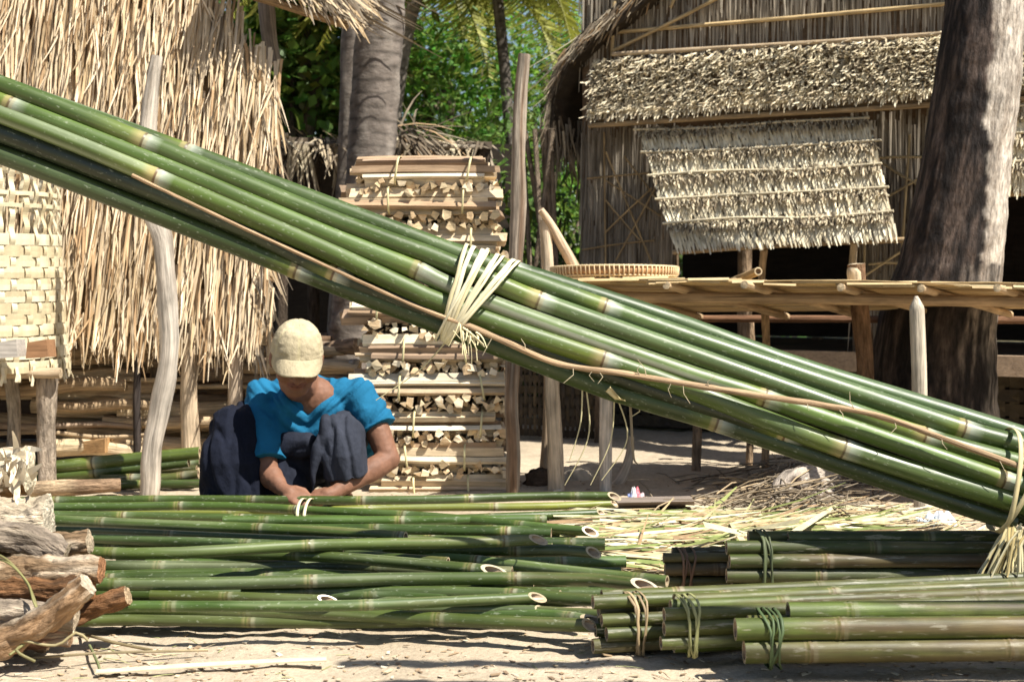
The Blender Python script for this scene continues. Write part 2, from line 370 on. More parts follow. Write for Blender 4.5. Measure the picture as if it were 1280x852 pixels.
# ------------------------------------------------------------------ the big slanting bundle
def BY(px): return 3.62 - 0.10 * px / 1280
bun = empty('bamboo_bundle', P(560, 370, BY(560)), 'big slanting bundle of thick green bamboo culms across the whole view, bound with pale straps', 'bamboo bundle')
def seg(pts, dy): return [P(x, y, BY(x) + dy) for x, y in pts]
def along(pts, dy, xs):                  # arc length positions of nodes given by bearing
    at, Ln = spline(seg(pts, dy), 0.1); out = []
    for x in xs:
        best = min(range(0, 2001), key=lambda i: abs((lambda q: 640 + q.x / q.y * F - x)(at(Ln * i / 2000)))); out.append(Ln * best / 2000)
    return out
big = [
 ('a', [(-340, -2), (0, 108), (225, 188), (420, 261), (580, 321), (755, 385), (860, 422), (1203, 536), (1290, 561), (1520, 640)], .030, .0252, [-120, 232, 755, 1203, 1420], pal(), 0),
 ('b', [(-340, -14), (0, 106), (180, 178), (420, 277), (560, 328), (673, 376), (860, 442), (1154, 545), (1290, 584), (1520, 660)], -.008, .0246, [-160, 180, 673, 1154, 1400], pal(dark=.85), 0),
 ('c', [(-340, -5), (0, 127), (200, 206), (420, 298), (522, 338), (600, 375), (860, 467), (955, 497), (1253, 599), (1330, 625), (1520, 685)], -.020, .0246, [14, 522, 955, 1253], pal(dark=1.15), 0),
 ('d', [(-340, 18), (0, 142), (197, 221), (420, 318), (560, 382), (753, 449), (860, 486), (1054, 560), (1290, 634), (1520, 705)], -.030, .0248, [-90, 197, 753, 1054], pal(dark=1.1, yel=.12), 0),
 ('e', [(-340, 50), (0, 166), (300, 284), (420, 344), (640, 424), (860, 502), (1290, 640), (1520, 712)], -.012, .0246, [-200, 418, 980, 1320], pal(dark=.32), 0),  # culms e, f and g darkened: shade under the upper culms put in colour
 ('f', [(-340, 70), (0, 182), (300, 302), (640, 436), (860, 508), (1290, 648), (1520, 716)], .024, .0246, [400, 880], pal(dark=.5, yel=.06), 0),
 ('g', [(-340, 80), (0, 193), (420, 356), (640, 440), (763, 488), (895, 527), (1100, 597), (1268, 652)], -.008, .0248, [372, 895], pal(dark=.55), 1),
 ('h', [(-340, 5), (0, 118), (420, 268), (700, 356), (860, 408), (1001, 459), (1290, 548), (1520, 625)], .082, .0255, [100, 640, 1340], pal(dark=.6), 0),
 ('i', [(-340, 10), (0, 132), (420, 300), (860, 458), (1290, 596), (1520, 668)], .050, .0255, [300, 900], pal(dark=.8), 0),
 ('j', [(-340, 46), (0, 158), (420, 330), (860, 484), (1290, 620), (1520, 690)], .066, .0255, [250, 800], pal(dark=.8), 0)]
for nm, pts, dy, r, nodes, pl, fin in big:
    wr = []
    for nm_, x0_, x1_, am, wc in (('c', 524, 940, .85, (.27, .28, .21)), ('d', -300, 190, .55, (.30, .34, .23)), ('a', -300, 160, .35, (.26, .29, .20)), ('c', 955, 1250, .3, (.24, .30, .16)), ('a', 760, 1190, .3, (.20, .28, .16)), ('b', 680, 1150, .2, (.18, .25, .14)), ('e', -300, 400, .3, (.05, .07, .07)), ('h', 850, 1300, .25, (.14, .20, .13))):  # the bluish dark entry for e belongs to its painted shade
        if nm_ == nm: q = along(pts, dy, [x0_, x1_]); wr.append((q[0], q[1], am, wc))
    mb = MB(); culm(mb, seg(pts, dy), r, wear=wr, pl=pl, n=24, nodes=along(pts, dy, nodes), seed=U(0, 40), yspan=0.17 if nm in 'bd' else 0.085)
    mb.build('culm', M['bamboo'], bun)
def loop(ctr, axis, lean, hh, hd, n=40, p=2.6):
    """closed loop round a bundle: hh half height, hd half depth"""
    axis = V(axis).normalized(); dep = V((0, 1, 0)); dep = (dep - axis * dep.dot(axis)).normalized(); up = dep.cross(axis).normalized()
    if up.z < 0: up = -up
    out = []
    for i in range(n):
        a = 2 * math.pi * i / n; c, s = math.cos(a), math.sin(a)
        c2 = math.copysign(abs(c) ** (2 / p), c); s2 = math.copysign(abs(s) ** (2 / p), s)
        out.append(ctr + up * (s2 * hh) + dep * (c2 * hd) + axis * (s2 * lean))
    return out
ax = (P(680, 400, BY(680)) - P(500, 330, BY(500))).normalized()
for k, (cx, lean, ww) in enumerate([(569, -.014, .010), (574, -.008, .011), (580, .004, .010), (584, .009, .008), (590, .022, .011), (594, .027, .007), (600, .042, .012), (604, .046, .007), (578, .020, .006)]):
    mb = MB(); c = P(cx, 371 + (cx - 585) * 0.385, BY(585) + 0.018); ring = loop(c, ax, lean, 0.124 + 0.001 * k, 0.090 + 0.0010 * k, p=2.5); ring = [q + ax * (.0025 * noise.noise(q * 25 + V((k, 0, 0)))) for q in ring]; ribbon(mb, ring, lambda t, ww=ww, k=k: ww * (1 + .25 * noise.noise(V((t * 14, k, 0)))), lambda i, p, t: ax, pick([(0.74, 0.67, 0.44), (0.68, 0.60, 0.36), (0.78, 0.72, 0.5)], .06), closed=True); mb.build('binding_strap', M['strap'], bun)
mb = MB()
for k in range(15):                      # frayed tails under the knot
    a = P(U(566, 598), U(402, 420), BY(585) - 0.080); dx, dz, l = U(-.5, 1.0), U(-1, .1), U(.02, .065); cv = U(-.4, .4)
    ribbon(mb, [a + V((l * (dx * i / 5 + cv * (i / 5) ** 2), -.002 * i, l * (dz * i / 5 - .5 * (i / 5) ** 2))) for i in range(6)], lambda t, q=U(.002, .006): q * (1 - .6 * t), lambda i, p, t: V((.3, .3, 1)) if abs(t.z) < .8 else V((1, .2, 0)), pick([(0.66, 0.58, 0.34)], .2))
mb.build('strap_fray', M['strap'], bun)
mb = MB()
vine = [(165, 219), (300, 283), (420, 338), (520, 383), (590, 409), (640, 431), (700, 455), (780, 467), (860, 480), (955, 495), (1060, 511), (1110, 523), (1180, 548), (1300, 592)]
tube(mb, [P(x, y, BY(x) - 0.066) for x, y in vine], [.0045] * 4 + [.0075] * 10, 8, (0.36, 0.25, 0.15), wob=.25, wscale=18, step=.02)
for k in range(16):
    x = U(600, 1250); i = max(j for j in range(len(vine) - 1) if vine[j][0] <= x); t = (x - vine[i][0]) / (vine[i + 1][0] - vine[i][0]); y = vine[i][1] + t * (vine[i + 1][1] - vine[i][1])
    a = P(x, y, BY(x) - .07); sgn = RND.choice([-1, -1, 1]); l = U(.015, .05) * (2.0 if k < 2 else 1)
    tube(mb, [a, a + V((U(-.4, .4) * l, -.004, sgn * l * .5)), a + V((U(-.6, .6) * l, -.004, sgn * l))], [.0012, .001, .0006], 5, (0.5, 0.42, 0.28))
mb.build('vine', M['pole'], bun)
# second tie near the low end: loops plus a tuft of hanging straw
axr = (P(1280, 620, BY(1280)) - P(1100, 560, BY(1100))).normalized()
for k, cx in enumerate((1256, 1262, 1270)):
    mb = MB(); ribbon(mb, loop(P(cx, 600 + (cx - 1256) * .33, BY(1256) + .018), axr, 0.02 * k - .02, .128, .098, p=2.5), .012, lambda i, p, t: axr, (0.62, 0.52, 0.28), closed=True)
    if k != 1: mb.build('binding_strap', M['strap'], bun)
mb = MB()
for k in range(34):
    a = P(1268 + U(-12, 22), 662 + U(-10, 8), BY(1268) - .07 + U(-.02, .06)); l = U(.06, .20) if k > 9 else U(.15, .2); dx = U(-.55, .25) if k > 8 else U(-.9, -.2)
    ribbon(mb, [a + V((dx * l * (i / 5), -.01 * i / 5, -l * (i / 5) ** 1.3)) for i in range(6)], lambda t, q=U(.004, .012): q * (1 - .5 * t), lambda i, p, t, v=V((1, U(-.6, .6), .1)): v, pick([(0.66, 0.56, 0.30), (0.56, 0.44, 0.20), (0.72, 0.64, 0.4)]))
mb.build('straw_tuft', M['strap'], bun)
mb = MB()
for (x0, y0, x1, y1, q) in [(768, 496, 738, 606, 0), (772, 498, 752, 600, 8), (733, 486, 706, 606, 4), (728, 484, 712, 575, -3), (777, 498, 790, 520, 6), (560, 424, 470, 500, 0)]:
    a, b = P(x0, y0, BY(x0) - .01), P(x1, y1, BY(x0) - .01); m_ = a.lerp(b, .5) + V((.02 + q * .003, 0, 0))
    mb = MB(); tube(mb, [a, m_, b], [.0022, .0018, .0012], 5, (0.50, 0.44, 0.25), step=.02); mb.build('hanging_strand', M['strap'], bun)
mb = MB(); ribbon(mb, [P(760, 486, BY(760) - .045), P(772, 498, BY(760) - .05), P(780, 500, BY(760) - .02)], .018, lambda i, p, t: axr, (0.60, 0.50, 0.26))
mb.build('short_strap', M['strap'], bun); mb = MB(); tube(mb, [P(788, 508, BY(780) + .02), P(791, 560, BY(780) + .02), P(793, 575, BY(780) + .02), P(797, 580, BY(780) + .02)], [.004, .0035, .003, .002], 6, (0.25, 0.2, 0.13), step=.01)
mb.build('hanging_strand', M['strap'], bun)
# forked prop carrying the raised end, and the ground takes the low end
fp = empty('forked_prop', P(-260, 700, 3.66), 'forked wooden prop holding up the raised end of the slanting bundle', 'post'); fp.location.z = 0
mb = MB(); b0 = V((P(-260, 0, 3.66).x, 3.66, 0)); top = P(-260, 108, 3.66); tube(mb, [b0 + V((0, 0, -.1)), b0.lerp(top, .5) + V((.02, 0, 0)), top], [.045, .04, .036], 12, (0.32, 0.25, 0.18), wob=.15, step=.05); mb.build('prop_pole', M['bark'], fp)
mb = MB(); tube(mb, [top, top + V((0, -.12, .08)), top + V((0, -.15, .34))], [.034, .03, .022], 10, (0.32, 0.25, 0.18), wob=.15, step=.04); tube(mb, [top, top + V((0, .14, .08)), top + V((0, .18, .34))], [.034, .03, .022], 10, (0.32, 0.25, 0.18), wob=.15, step=.04); mb.build('fork', M['bark'], fp)

# ------------------------------------------------------------------ tied poles in front of the man and the loose heap
def pole(pts, z, r, **kw):               # pts are bearings; every one lies at height z
    zz = z if hasattr(z, '__len__') else [z] * len(pts)
    return [G(x, y, q) for (x, y), q in zip(pts, zz)]
SL = V((0, 0.72, -0.69))
tb = empty('tied_bamboo_poles', G(380, 636, .05), 'thin green bamboo poles bound with a pale strap in front of the crouching man', 'bamboo bundle')
for pts, z, r, k1, pl, gp in [
    ([(24, 626), (227, 624), (420, 625), (543, 624), (674, 620), (768, 620)], .100, .026, 1.6, pal(dark=.95), .36),
    ([(12, 634), (131, 633), (275, 632), (417, 639), (545, 646), (661, 657), (738, 664)], .085, .0255, 1.6, pal(), .40),
    ([(60, 643), (205, 645), (349, 648), (520, 649), (648, 645), (752, 641)], .060, .0245, 1.4, pal(dark=.9), .42),
    ([(30, 640), (300, 640), (520, 634), (669, 633), (768, 629)], .045, .024, 1.3, pal(dark=1.2, yel=.75), .44)]:
    mb = MB(); culm(mb, pole(pts, z * .8, r), r * .58, first=U(.1, .3), gap=gp, pl=pl, n=14, k1=k1, d1=SL, seed=U(0, 40), yspan=.04, waxy=.25); mb.build('culm', M['bamboo'], tb)
for dx in (-4, 4):
    mb = MB(); c = G(380 + dx, 639, .062); ribbon(mb, loop(c + V((0, .03, -.012)), (1, 0, 0), dx * .0006, .046, .105, p=2.4), .010, lambda i, p, t: V((1, 0, 0)), (0.70, 0.62, 0.40), closed=True); mb.build('binding_strap', M['strap'], tb)
heap = [  # bearings, height, radius, slant of right end, colour, label
    ([(22, 648), (188, 655), (393, 663), (507, 671)], .12, .0275, 0, pal(), 'green bamboo pole lying just in front of the strapped poles, running from far left'),
    ([(71, 662), (159, 665), (372, 674), (470, 677)], .11, .021, 0, pal(dark=.85), 'thin dark green pole, second behind the strapped bundle in the loose heap'),
    ([(82, 672), (101, 672), (294, 679), (430, 683)], .125, .025, 0, pal(dark=1.05), 'pale dusty green pole ending under the pole with the long oval white cut'),
    ([(106, 690), (213, 691), (395, 681), (567, 678), (673, 674)], .15, .0265, 2.4, pal(yel=.12), 'green pole with an oval white cut end, uppermost of the loose heap'),
    ([(480, 684), (573, 687), (710, 687), (742, 690)], .115, .0265, 1.5, pal(dark=.85), 'green pole whose slanted cut shows just right of the uppermost oval cut'),
    ([(125, 708), (308, 709), (420, 707), (560, 713), (640, 716)], .085, .031, 0, pal(dark=.5), 'thick green pole with shade put into its colour, across the middle of the heap'),  # colour halved to carry the shade lying on this pole
    ([(240, 690), (380, 694), (470, 700), (618, 713)], .120, .0255, 2.8, pal(dark=.7), 'dark green pole with a broad oval cut, lying over the darkened thick pole'),
    ([(430, 690), (582, 699), (717, 714), (834, 726)], .095, .0255, 0, pal(dark=1.15, yel=.12), 'pale green pole slanting right down to the older short bundles'),
    ([(117, 730), (253, 729), (420, 725), (498, 723), (725, 723), (806, 731)], .105, .0275, 2.6, pal(yel=.06), 'long straight green pole with a slanted cut beside the old bundle ends'),
    ([(301, 742), (417, 739), (605, 741), (745, 750)], .075, .0265, 0, pal(), 'green pole ending against the cut ends of the old short bundles'),
    ([(188, 743), (292, 745), (410, 749)], .085, .0195, 2.6, pal(yel=.3), 'short yellowish pole with a pale slanted tip in the heap front'),
    ([(130, 757), (380, 757), (496, 754), (672, 746)], .085, .0225, 2.4, pal(dark=1.05), 'slim green pole rising to a small oval cut in the heap front'),
    ([(110, 762), (154, 760), (319, 764), (451, 768), (601, 776), (738, 781)], .048, .0275, 1.5, pal(yel=.15), 'front green pole lying lowest along the sand, with a dusty middle'),
    ([(96, 776), (147, 774), (420, 778), (560, 776)], .026, .0235, 0, pal(dark=.8, yel=.15), 'short green pole lying on the sand beneath the front pole'),
    ([(480, 764), (560, 765), (687, 769), (745, 777)], .050, .0255, 3.2, pal(), 'green pole with a broad pale slanted face at the front right of the heap'),
    ([(420, 758), (549, 760), (676, 762)], .060, .0205, 1.5, pal(dark=.9), 'short thin green pole tucked behind the broad slanted cut'),
    ([(150, 668), (300, 666), (450, 671), (600, 680), (690, 684)], .085, .0225, 0, pal(dark=.8), 'thin green pole crossing beneath the uppermost oval cut pole'),
    ([(118, 746), (260, 742), (420, 747), (640, 762), (760, 768)], .055, .0235, 1.4, pal(dark=.75), 'dark green pole crossing low through the heap toward the broad slanted cut'),
    ([(100, 720), (260, 716), (430, 718), (560, 731), (700, 744)], .075, .0235, 0, pal(dark=1.1, yel=.05), 'dusty green pole slanting down to the right across the heap middle'),
    ([(80, 681), (240, 684), (400, 690), (560, 702)], .105, .0225, 0, pal(dark=.95), 'green pole dipping right under the broad oval cut pole'),
    ([(330, 716), (480, 716), (600, 720), (700, 731), (826, 738)], .060, .0245, 2.2, pal(dark=.9), 'green pole whose white cut lies beside the bundle ends on the right')]
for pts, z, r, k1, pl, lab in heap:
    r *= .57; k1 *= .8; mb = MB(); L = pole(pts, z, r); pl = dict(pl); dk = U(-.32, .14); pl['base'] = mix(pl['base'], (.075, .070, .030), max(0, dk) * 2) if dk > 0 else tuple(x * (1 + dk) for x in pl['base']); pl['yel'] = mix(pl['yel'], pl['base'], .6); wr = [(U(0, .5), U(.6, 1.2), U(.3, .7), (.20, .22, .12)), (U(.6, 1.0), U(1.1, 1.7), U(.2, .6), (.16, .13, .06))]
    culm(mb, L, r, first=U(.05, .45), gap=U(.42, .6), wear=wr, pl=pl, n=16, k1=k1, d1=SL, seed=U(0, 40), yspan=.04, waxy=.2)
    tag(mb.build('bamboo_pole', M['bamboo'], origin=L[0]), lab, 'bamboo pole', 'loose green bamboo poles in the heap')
for k in range(26):                      # lower layer glimpsed between the upper ones
    y = 3.42 + (k % 13) * .085; x0 = U(-1.15, -.9); x1 = U(0.05, .32); mb = MB(); zz = .02 + .036 * (k // 13) + .012 * (k % 2); y += .04 * (k // 13); L = [V((x0, y, zz)), V(((x0 + x1) / 2, y + U(-.02, .02), zz)), V((x1, y + U(-.05, .05), zz))]
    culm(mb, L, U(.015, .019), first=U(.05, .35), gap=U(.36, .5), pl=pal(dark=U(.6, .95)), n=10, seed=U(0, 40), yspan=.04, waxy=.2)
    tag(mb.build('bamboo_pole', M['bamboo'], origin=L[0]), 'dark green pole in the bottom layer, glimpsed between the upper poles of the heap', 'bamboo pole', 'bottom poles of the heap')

# ------------------------------------------------------------------ older bundles at the right
def old_bundle(label, Y0, culms, dr, Ln, r, pl, tie_px, tiecol, hh, hd, tie_c):
    e = empty('bamboo_bundle', P(culms[0][0], culms[0][1], Y0), label, 'bamboo bundle', 'short seasoned bamboo bundles on the ground'); e.location.z = 0
    d = V(dr).normalized()
    for (px, py, dy) in culms:
        p = P(px, py, Y0 + dy); mb = MB(); j = V((0, U(-.02, .02), U(-.008, .008))); rr = r * U(.86, 1.1); wr = [(U(0, 1), U(1, 2.2), .7, RND.choice([(.10, .062, .032), (.15, .115, .05), (.06, .065, .022), (.12, .13, .07)])) for _ in range(2)]
        end = p + d * Ln * U(.92, 1.04) + j; end.z = max(rr, end.z)
        culm(mb, [p, p.lerp(end, .5) + V((0, U(-.006, .006), U(-.003, .003))), end], rr, first=U(.08, .4), gap=U(.34, .5), pl=pl(), n=16, wear=wr, seed=U(0, 40), yspan=.03, waxy=.12)
        mb.build('culm', M['oldbamboo'], e)
    for q in range(2):
        mb = MB(); c = P(tie_px + q * 9, tie_c, Y0 + hd * .55) ; c = c + d * 0
        for w_ in range(2): ribbon(mb, [p + V((U(-.001, .001), 0, U(-.001, .001))) + d * .004 * math.sin(i_ * .5 + w_) for i_, p in enumerate(loop(c + d * (w_ - 1) * .003, d, U(-.014, .014), hh + .0012 * w_, hd + .0012 * w_, n=36, p=2.6))], U(.004, .007), lambda i, p, t: d, pick([tiecol], .25), closed=True)
        mb.build('tie', M['strap'], e)
    return e
green = (0.075, 0.09, 0.04)
old_bundle('dark brown-green bundle, largest of the older bundles, behind the front yellow-green one', 3.58,
    [(908, 684, 0), (912, 701, -.012), (908, 719, -.01), (910, 738, -.004), (985, 672, .03), (935, 671, .055), (915, 692, .04), (910, 710, .035), (915, 729, .035), (920, 745, .02), (915, 688, .075), (915, 708, .072), (915, 730, .07), (908, 748, -.002)],
    (1, .02, 0), 2.0, .0172, lambda: pal(dark=U(.55, .95), brown=U(.1, .55)), 950, green, .094, .068, 709)
old_bundle('short dull bundle with grey ends, half behind the largest older bundle', 3.72,
    [(829, 697, 0), (831, 711, -.008), (832, 727, 0), (838, 743, .0), (840, 690, .035), (834, 704, .04), (836, 720, .04), (838, 738, .04), (845, 752, -.01)], (1, .03, 0), 1.9, .0158, lambda: pal(dark=U(.45, .7), brown=U(.35, .8)), 852, (0.16, 0.09, 0.05), .072, .052, 719)
old_bundle('bundle with greyish ends tied by a tan cord, leftmost of the older bundles', 3.2,
    [(741, 752, 0), (752, 775, -.012), (758, 792, -.016), (741, 807, -.008), (748, 762, .035), (744, 787, .03), (752, 745, .04), (760, 800, .03), (746, 778, .065), (750, 803, .065)], (1, .20, 0), 1.6, .0168, lambda: pal(dark=U(.7, 1.0), brown=U(.05, .45)), 790, (0.34, 0.25, 0.14), .070, .055, 779)
old_bundle('green and tan bundle tied with dry grass, between the grey-ended and the front bundle', 3.1,
    [(830, 768, 0), (830, 785, -.012), (826, 803, -.012), (838, 757, .03), (836, 776, .035), (838, 795, .035), (842, 750, .06), (842, 786, .066), (842, 806, .05)], (1, .14, .004), 1.7, .0155, lambda: pal(dark=U(.7, 1.1), brown=U(.05, .45), yel=U(0, .2)), 855, (0.30, 0.30, 0.13), .066, .055, 781)
old_bundle('front bundle of two thick yellow-green culms, nearest the sand edge', 3.0,
    [(930, 814, 0), (919, 786, .004), (950, 806, .05), (935, 782, .052), (985, 765, .05), (1055, 767, .075)], (1, .035, 0.002), 1.9, .0240, lambda: pal(dark=U(.9, 1.2), brown=U(.05, .2), yel=U(.05, .25)), 958, (0.06, 0.09, 0.035), .060, .062, 797)

# ------------------------------------------------------------------ poles and short bamboo behind, left of the man
for pts, r, pl, lab in [([(32, 587), (120, 578), (250, 566)], .026, pal(yel=.15), 'upper of two green poles passing behind the crooked pale post'),
                        ([(34, 598), (120, 590), (236, 577)], .021, pal(dark=.9), 'lower of two green poles passing behind the crooked pale post')]:
    L = [P(x, y, 5.66) for x, y in pts]; mb = MB(); culm(mb, L, r, first=.27, gap=.5, pl=pl, n=14, seed=U(0, 9), yspan=.1, waxy=.6); tag(mb.build('bamboo_pole', M['bamboo'], origin=L[0]), lab, 'bamboo pole')
sb = empty('short_bamboo_pile', P(175, 605, 5.6), 'low pile of short grey-green bamboo pieces behind the crooked pale post', 'bamboo pile')
for (x0, y0, x1, y1, dy) in [(98, 604, 190, 588, .05), (126, 598, 236, 596, 0), (126, 607, 250, 600, .04), (142, 607, 250, 604, -.06), (150, 590, 246, 586, .12), (190, 600, 248, 592, -.02), (110, 612, 240, 611, -.02), (200, 588, 250, 578, .16)]:
    mb = MB(); a = P(x0, y0, 5.62 + dy); b = P(x1, y1, 5.62 + dy); a.z = max(a.z, .02); b.z = max(b.z, .02); culm(mb, [a, b], U(.015, .019), first=.12, gap=.3, pl=pal(dark=.7, brown=U(.05, .3)), n=10, seed=U(0, 9), waxy=.8, yspan=.04); mb.build('culm', M['oldbamboo'], sb)

# ------------------------------------------------------------------ rough logs at the left edge
lb = empty('log_bundle', P(40, 800, 3.15), 'bundle of rough barked logs tied with a green vine at the left edge', 'log bundle'); lb.location.z = 0
GB, RB, WB = (0.25, 0.165, 0.095), (0.24, 0.12, 0.055), (0.55, 0.45, 0.32)
for pts, Y, rr, c, ec in [
    ([(-260, 700), (-60, 660), (62, 648)], 3.42, (30, 28, 24), WB, (0.66, 0.58, 0.44)),
    ([(-260, 700), (0, 690), (112, 676)], 3.40, (18, 17, 14), GB, (0.45, 0.36, 0.25)),
    ([(-240, 725), (0, 716), (127, 711)], 3.22, (20, 19, 17), GB, (0.40, 0.20, 0.10)),
    ([(-240, 745), (0, 738), (116, 733)], 3.20, (16, 16, 15), RB, (0.34, 0.15, 0.06)),
    ([(-200, 800), (40, 776), (160, 744)], 3.22, (17, 16, 12), RB, (0.50, 0.36, 0.22)),
    ([(-220, 775), (0, 766), (95, 772)], 3.12, (17, 17, 15), (0.30, 0.24, 0.18), (0.5, 0.4, 0.28)),
    ([(110, 730), (42, 782), (-30, 815)], 3.04, (15, 18, 19), (0.32, 0.20, 0.11), (0.62, 0.52, 0.38)),
    ([(-150, 806), (0, 800), (88, 795)], 3.13, (13, 13, 11), (0.25, 0.13, 0.08), (0.3, 0.18, 0.1)),
    ([(-200, 690), (0, 668), (82, 694)], 3.3, (18, 18, 15), (0.26, 0.21, 0.16), (0.5, 0.4, 0.28)),
    ([(-220, 790), (-60, 786), (60, 792)], 3.2, (20, 20, 18), GB, GB),
    ([(-220, 750), (-60, 745), (70, 748)], 3.36, (22, 22, 20), GB, GB)]:
    mb = MB(); sd = U(0, 60); base = c
    cf = lambda u, th, p, base=base, sd=sd: mix(base, (0.46, 0.38, 0.28), max(0, min(1, 1.8 * noise.noise(V((u * 9 + sd, math.cos(th) * 1.5, math.sin(th) * 1.5)))))) if base != RB else mix(base, (0.12, 0.07, 0.04), max(0, min(1, 1.8 * noise.noise(V((u * 12 + sd, math.cos(th) * 2, math.sin(th) * 2))))))
    tube(mb, [P(x, y, Y) for x, y in pts], [q * Y / F for q in rr], 48, c, capcol=ec, colf=cf, wob=.36, wscale=20, seed=sd, step=.006); mb.build('log', M['bark'], lb)
mb = MB(); tube(mb, [P(x, y, Y) for x, y, Y in [(-40, 690, 3.3), (0, 694, 3.16), (28, 720, 3.12), (44, 752, 3.08), (46, 775, 3.06), (38, 800, 3.04), (20, 812, 3.0), (44, 826, 3.0)]], [.0034] * 8, 7, (0.17, 0.15, 0.06), wob=.3, step=.012); tube(mb, [P(x, y, Y - .012) for x, y, Y in [(-40, 694, 3.3), (4, 700, 3.16), (33, 726, 3.12), (42, 752, 3.08), (50, 775, 3.06), (34, 800, 3.04), (12, 818, 3.0)]], [.0028] * 7, 7, (0.20, 0.19, 0.07), wob=.3, step=.012)
tube(mb, [P(x, y, 3.0 + .0005 * x) for x, y in [(30, 800), (70, 806), (95, 790), (110, 800)]], .003, 6, (0.30, 0.25, 0.13), step=.015); mb.build('vine_tie', M['strap'], lb)
pl_ = empty('peeled_log', P(20, 590, 3.5), 'thick log with white papery bark at the left edge, on top of the log bundle', 'log')
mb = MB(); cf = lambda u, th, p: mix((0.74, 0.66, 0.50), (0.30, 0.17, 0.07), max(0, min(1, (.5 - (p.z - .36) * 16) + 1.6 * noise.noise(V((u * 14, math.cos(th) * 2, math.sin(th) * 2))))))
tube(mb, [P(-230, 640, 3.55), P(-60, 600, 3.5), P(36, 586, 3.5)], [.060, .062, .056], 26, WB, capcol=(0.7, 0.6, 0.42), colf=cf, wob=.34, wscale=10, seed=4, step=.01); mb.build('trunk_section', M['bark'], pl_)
mb = MB()
for k in range(40):
    a = P(U(-10, 40), U(560, 620), 3.44); blade(mb, a, V((U(-.2, 1), -.2, U(-1, .5))), U(.02, .06), U(.006, .02), V((0, -1, .2)), pick([(0.75, 0.66, 0.5), (0.6, 0.5, 0.34)]), bend=.4)
mb.build('bark_shreds', M['straw'], pl_)
mb = MB(); tube(mb, [P(41, 612, 5.4), P(85, 609, 5.38), P(150, 606, 5.45)], [.030, .031, .026], 16, (0.32, 0.22, 0.14), capcol=(0.66, 0.48, 0.26), wob=.12, step=.03, colf=lambda u, th, p: (0.44, 0.32, 0.2) if u < .16 else (0.24, 0.16, 0.1)); tag(mb.build('short_log', M['bark'], origin=P(41, 612, 5.4)), 'short brown log with a pale sawn end lying behind the strapped poles', 'log')

# ------------------------------------------------------------------ free standing posts
def post(name, pts, Y, hw, col, label, mat='pole', wob=.14, capcol=None, parent=None, lean=0.0, n=16, cf=None):
    L = [P(x, y, Y + lean * (i / max(1, len(pts) - 1))) for i, (x, y) in enumerate(pts)]
    mb = MB(); tube(mb, L, [h * Y / F for h in hw], n, col, capcol=capcol or col, wob=wob, wscale=5, seed=U(0, 50), step=.025, colf=cf)
    if parent is not None: return mb.build(name, M[mat], parent)
    return tag(mb.build(name, M[mat], origin=V((L[0].x, L[0].y, 0))), label, 'post')
post('wooden_post', [(186, 624), (188, 600), (190, 560), (198, 520), (208, 468), (212, 420), (208, 360), (203, 300), (192, 268), (184, 215), (184, 160), (190, 110), (196, 70)], 5.43, [12, 12, 12, 12, 12, 12, 12, 13, 14, 11, 11, 9, 7], (0.58, 0.51, 0.42), 'crooked bleached white post standing before the left thatched wall', wob=.2,
     cf=lambda u, th, p: mix((0.48, 0.42, 0.345), (0.22, 0.17, 0.125), max(0, min(1, 2 * noise.noise(V((u * 2, math.cos(th) * 2.5, math.sin(th) * 2.5))) - .35))))
post('wooden_post', [(641, 625), (642, 570), (639, 500), (641, 450), (644, 350), (648, 250), (649, 150), (655, 68)], 5.5, [8.5, 8, 8.5, 8, 9, 10, 8.5, 8], (0.25, 0.18, 0.12), 'tall brown pole standing against the right side of the firewood stack', wob=.22,
     cf=lambda u, th, p: mix((0.31, 0.26, 0.205), (0.17, 0.11, 0.07), max(0, min(1, .45 + 1.6 * noise.noise(V((u * 1.5, math.cos(th) * 1.6, math.sin(th) * 1.6)))))))
post('wooden_post', [(696, 616), (694, 560), (691, 490), (688, 400), (685, 340), (682, 275)], 5.6, [11, 9.5, 9, 8, 7.5, 7], (0.52, 0.42, 0.30), 'pale peeled post at the left corner of the drying platform', wob=.12)
post('wooden_post', [(681, 590), (684, 540), (686, 470)], 6.0, [7, 6, 6], (0.40, 0.30, 0.2), 'thin pale pole just behind the peeled corner post', wob=.1)
post('branch', [(719, 336), (708, 316), (695, 292), (686, 276), (676, 262)], 5.62, [7, 6.5, 6, 5, 4], (0.50, 0.38, 0.26), 'bent pale branch leaning against the peeled corner post', wob=.12, lean=-.05)
post('wooden_post', [(757, 616), (757, 560), (758, 480)], 5.6, [8, 8, 8], (0.60, 0.52, 0.42), 'straight whitish post under the left end of the platform', wob=.06)
post('branch', [(762, 612), (775, 600), (786, 575), (789, 545)], 5.75, [8, 7, 6, 4], (0.45, 0.37, 0.28), 'curved bare branch bending up from the sand under the platform', wob=.15)

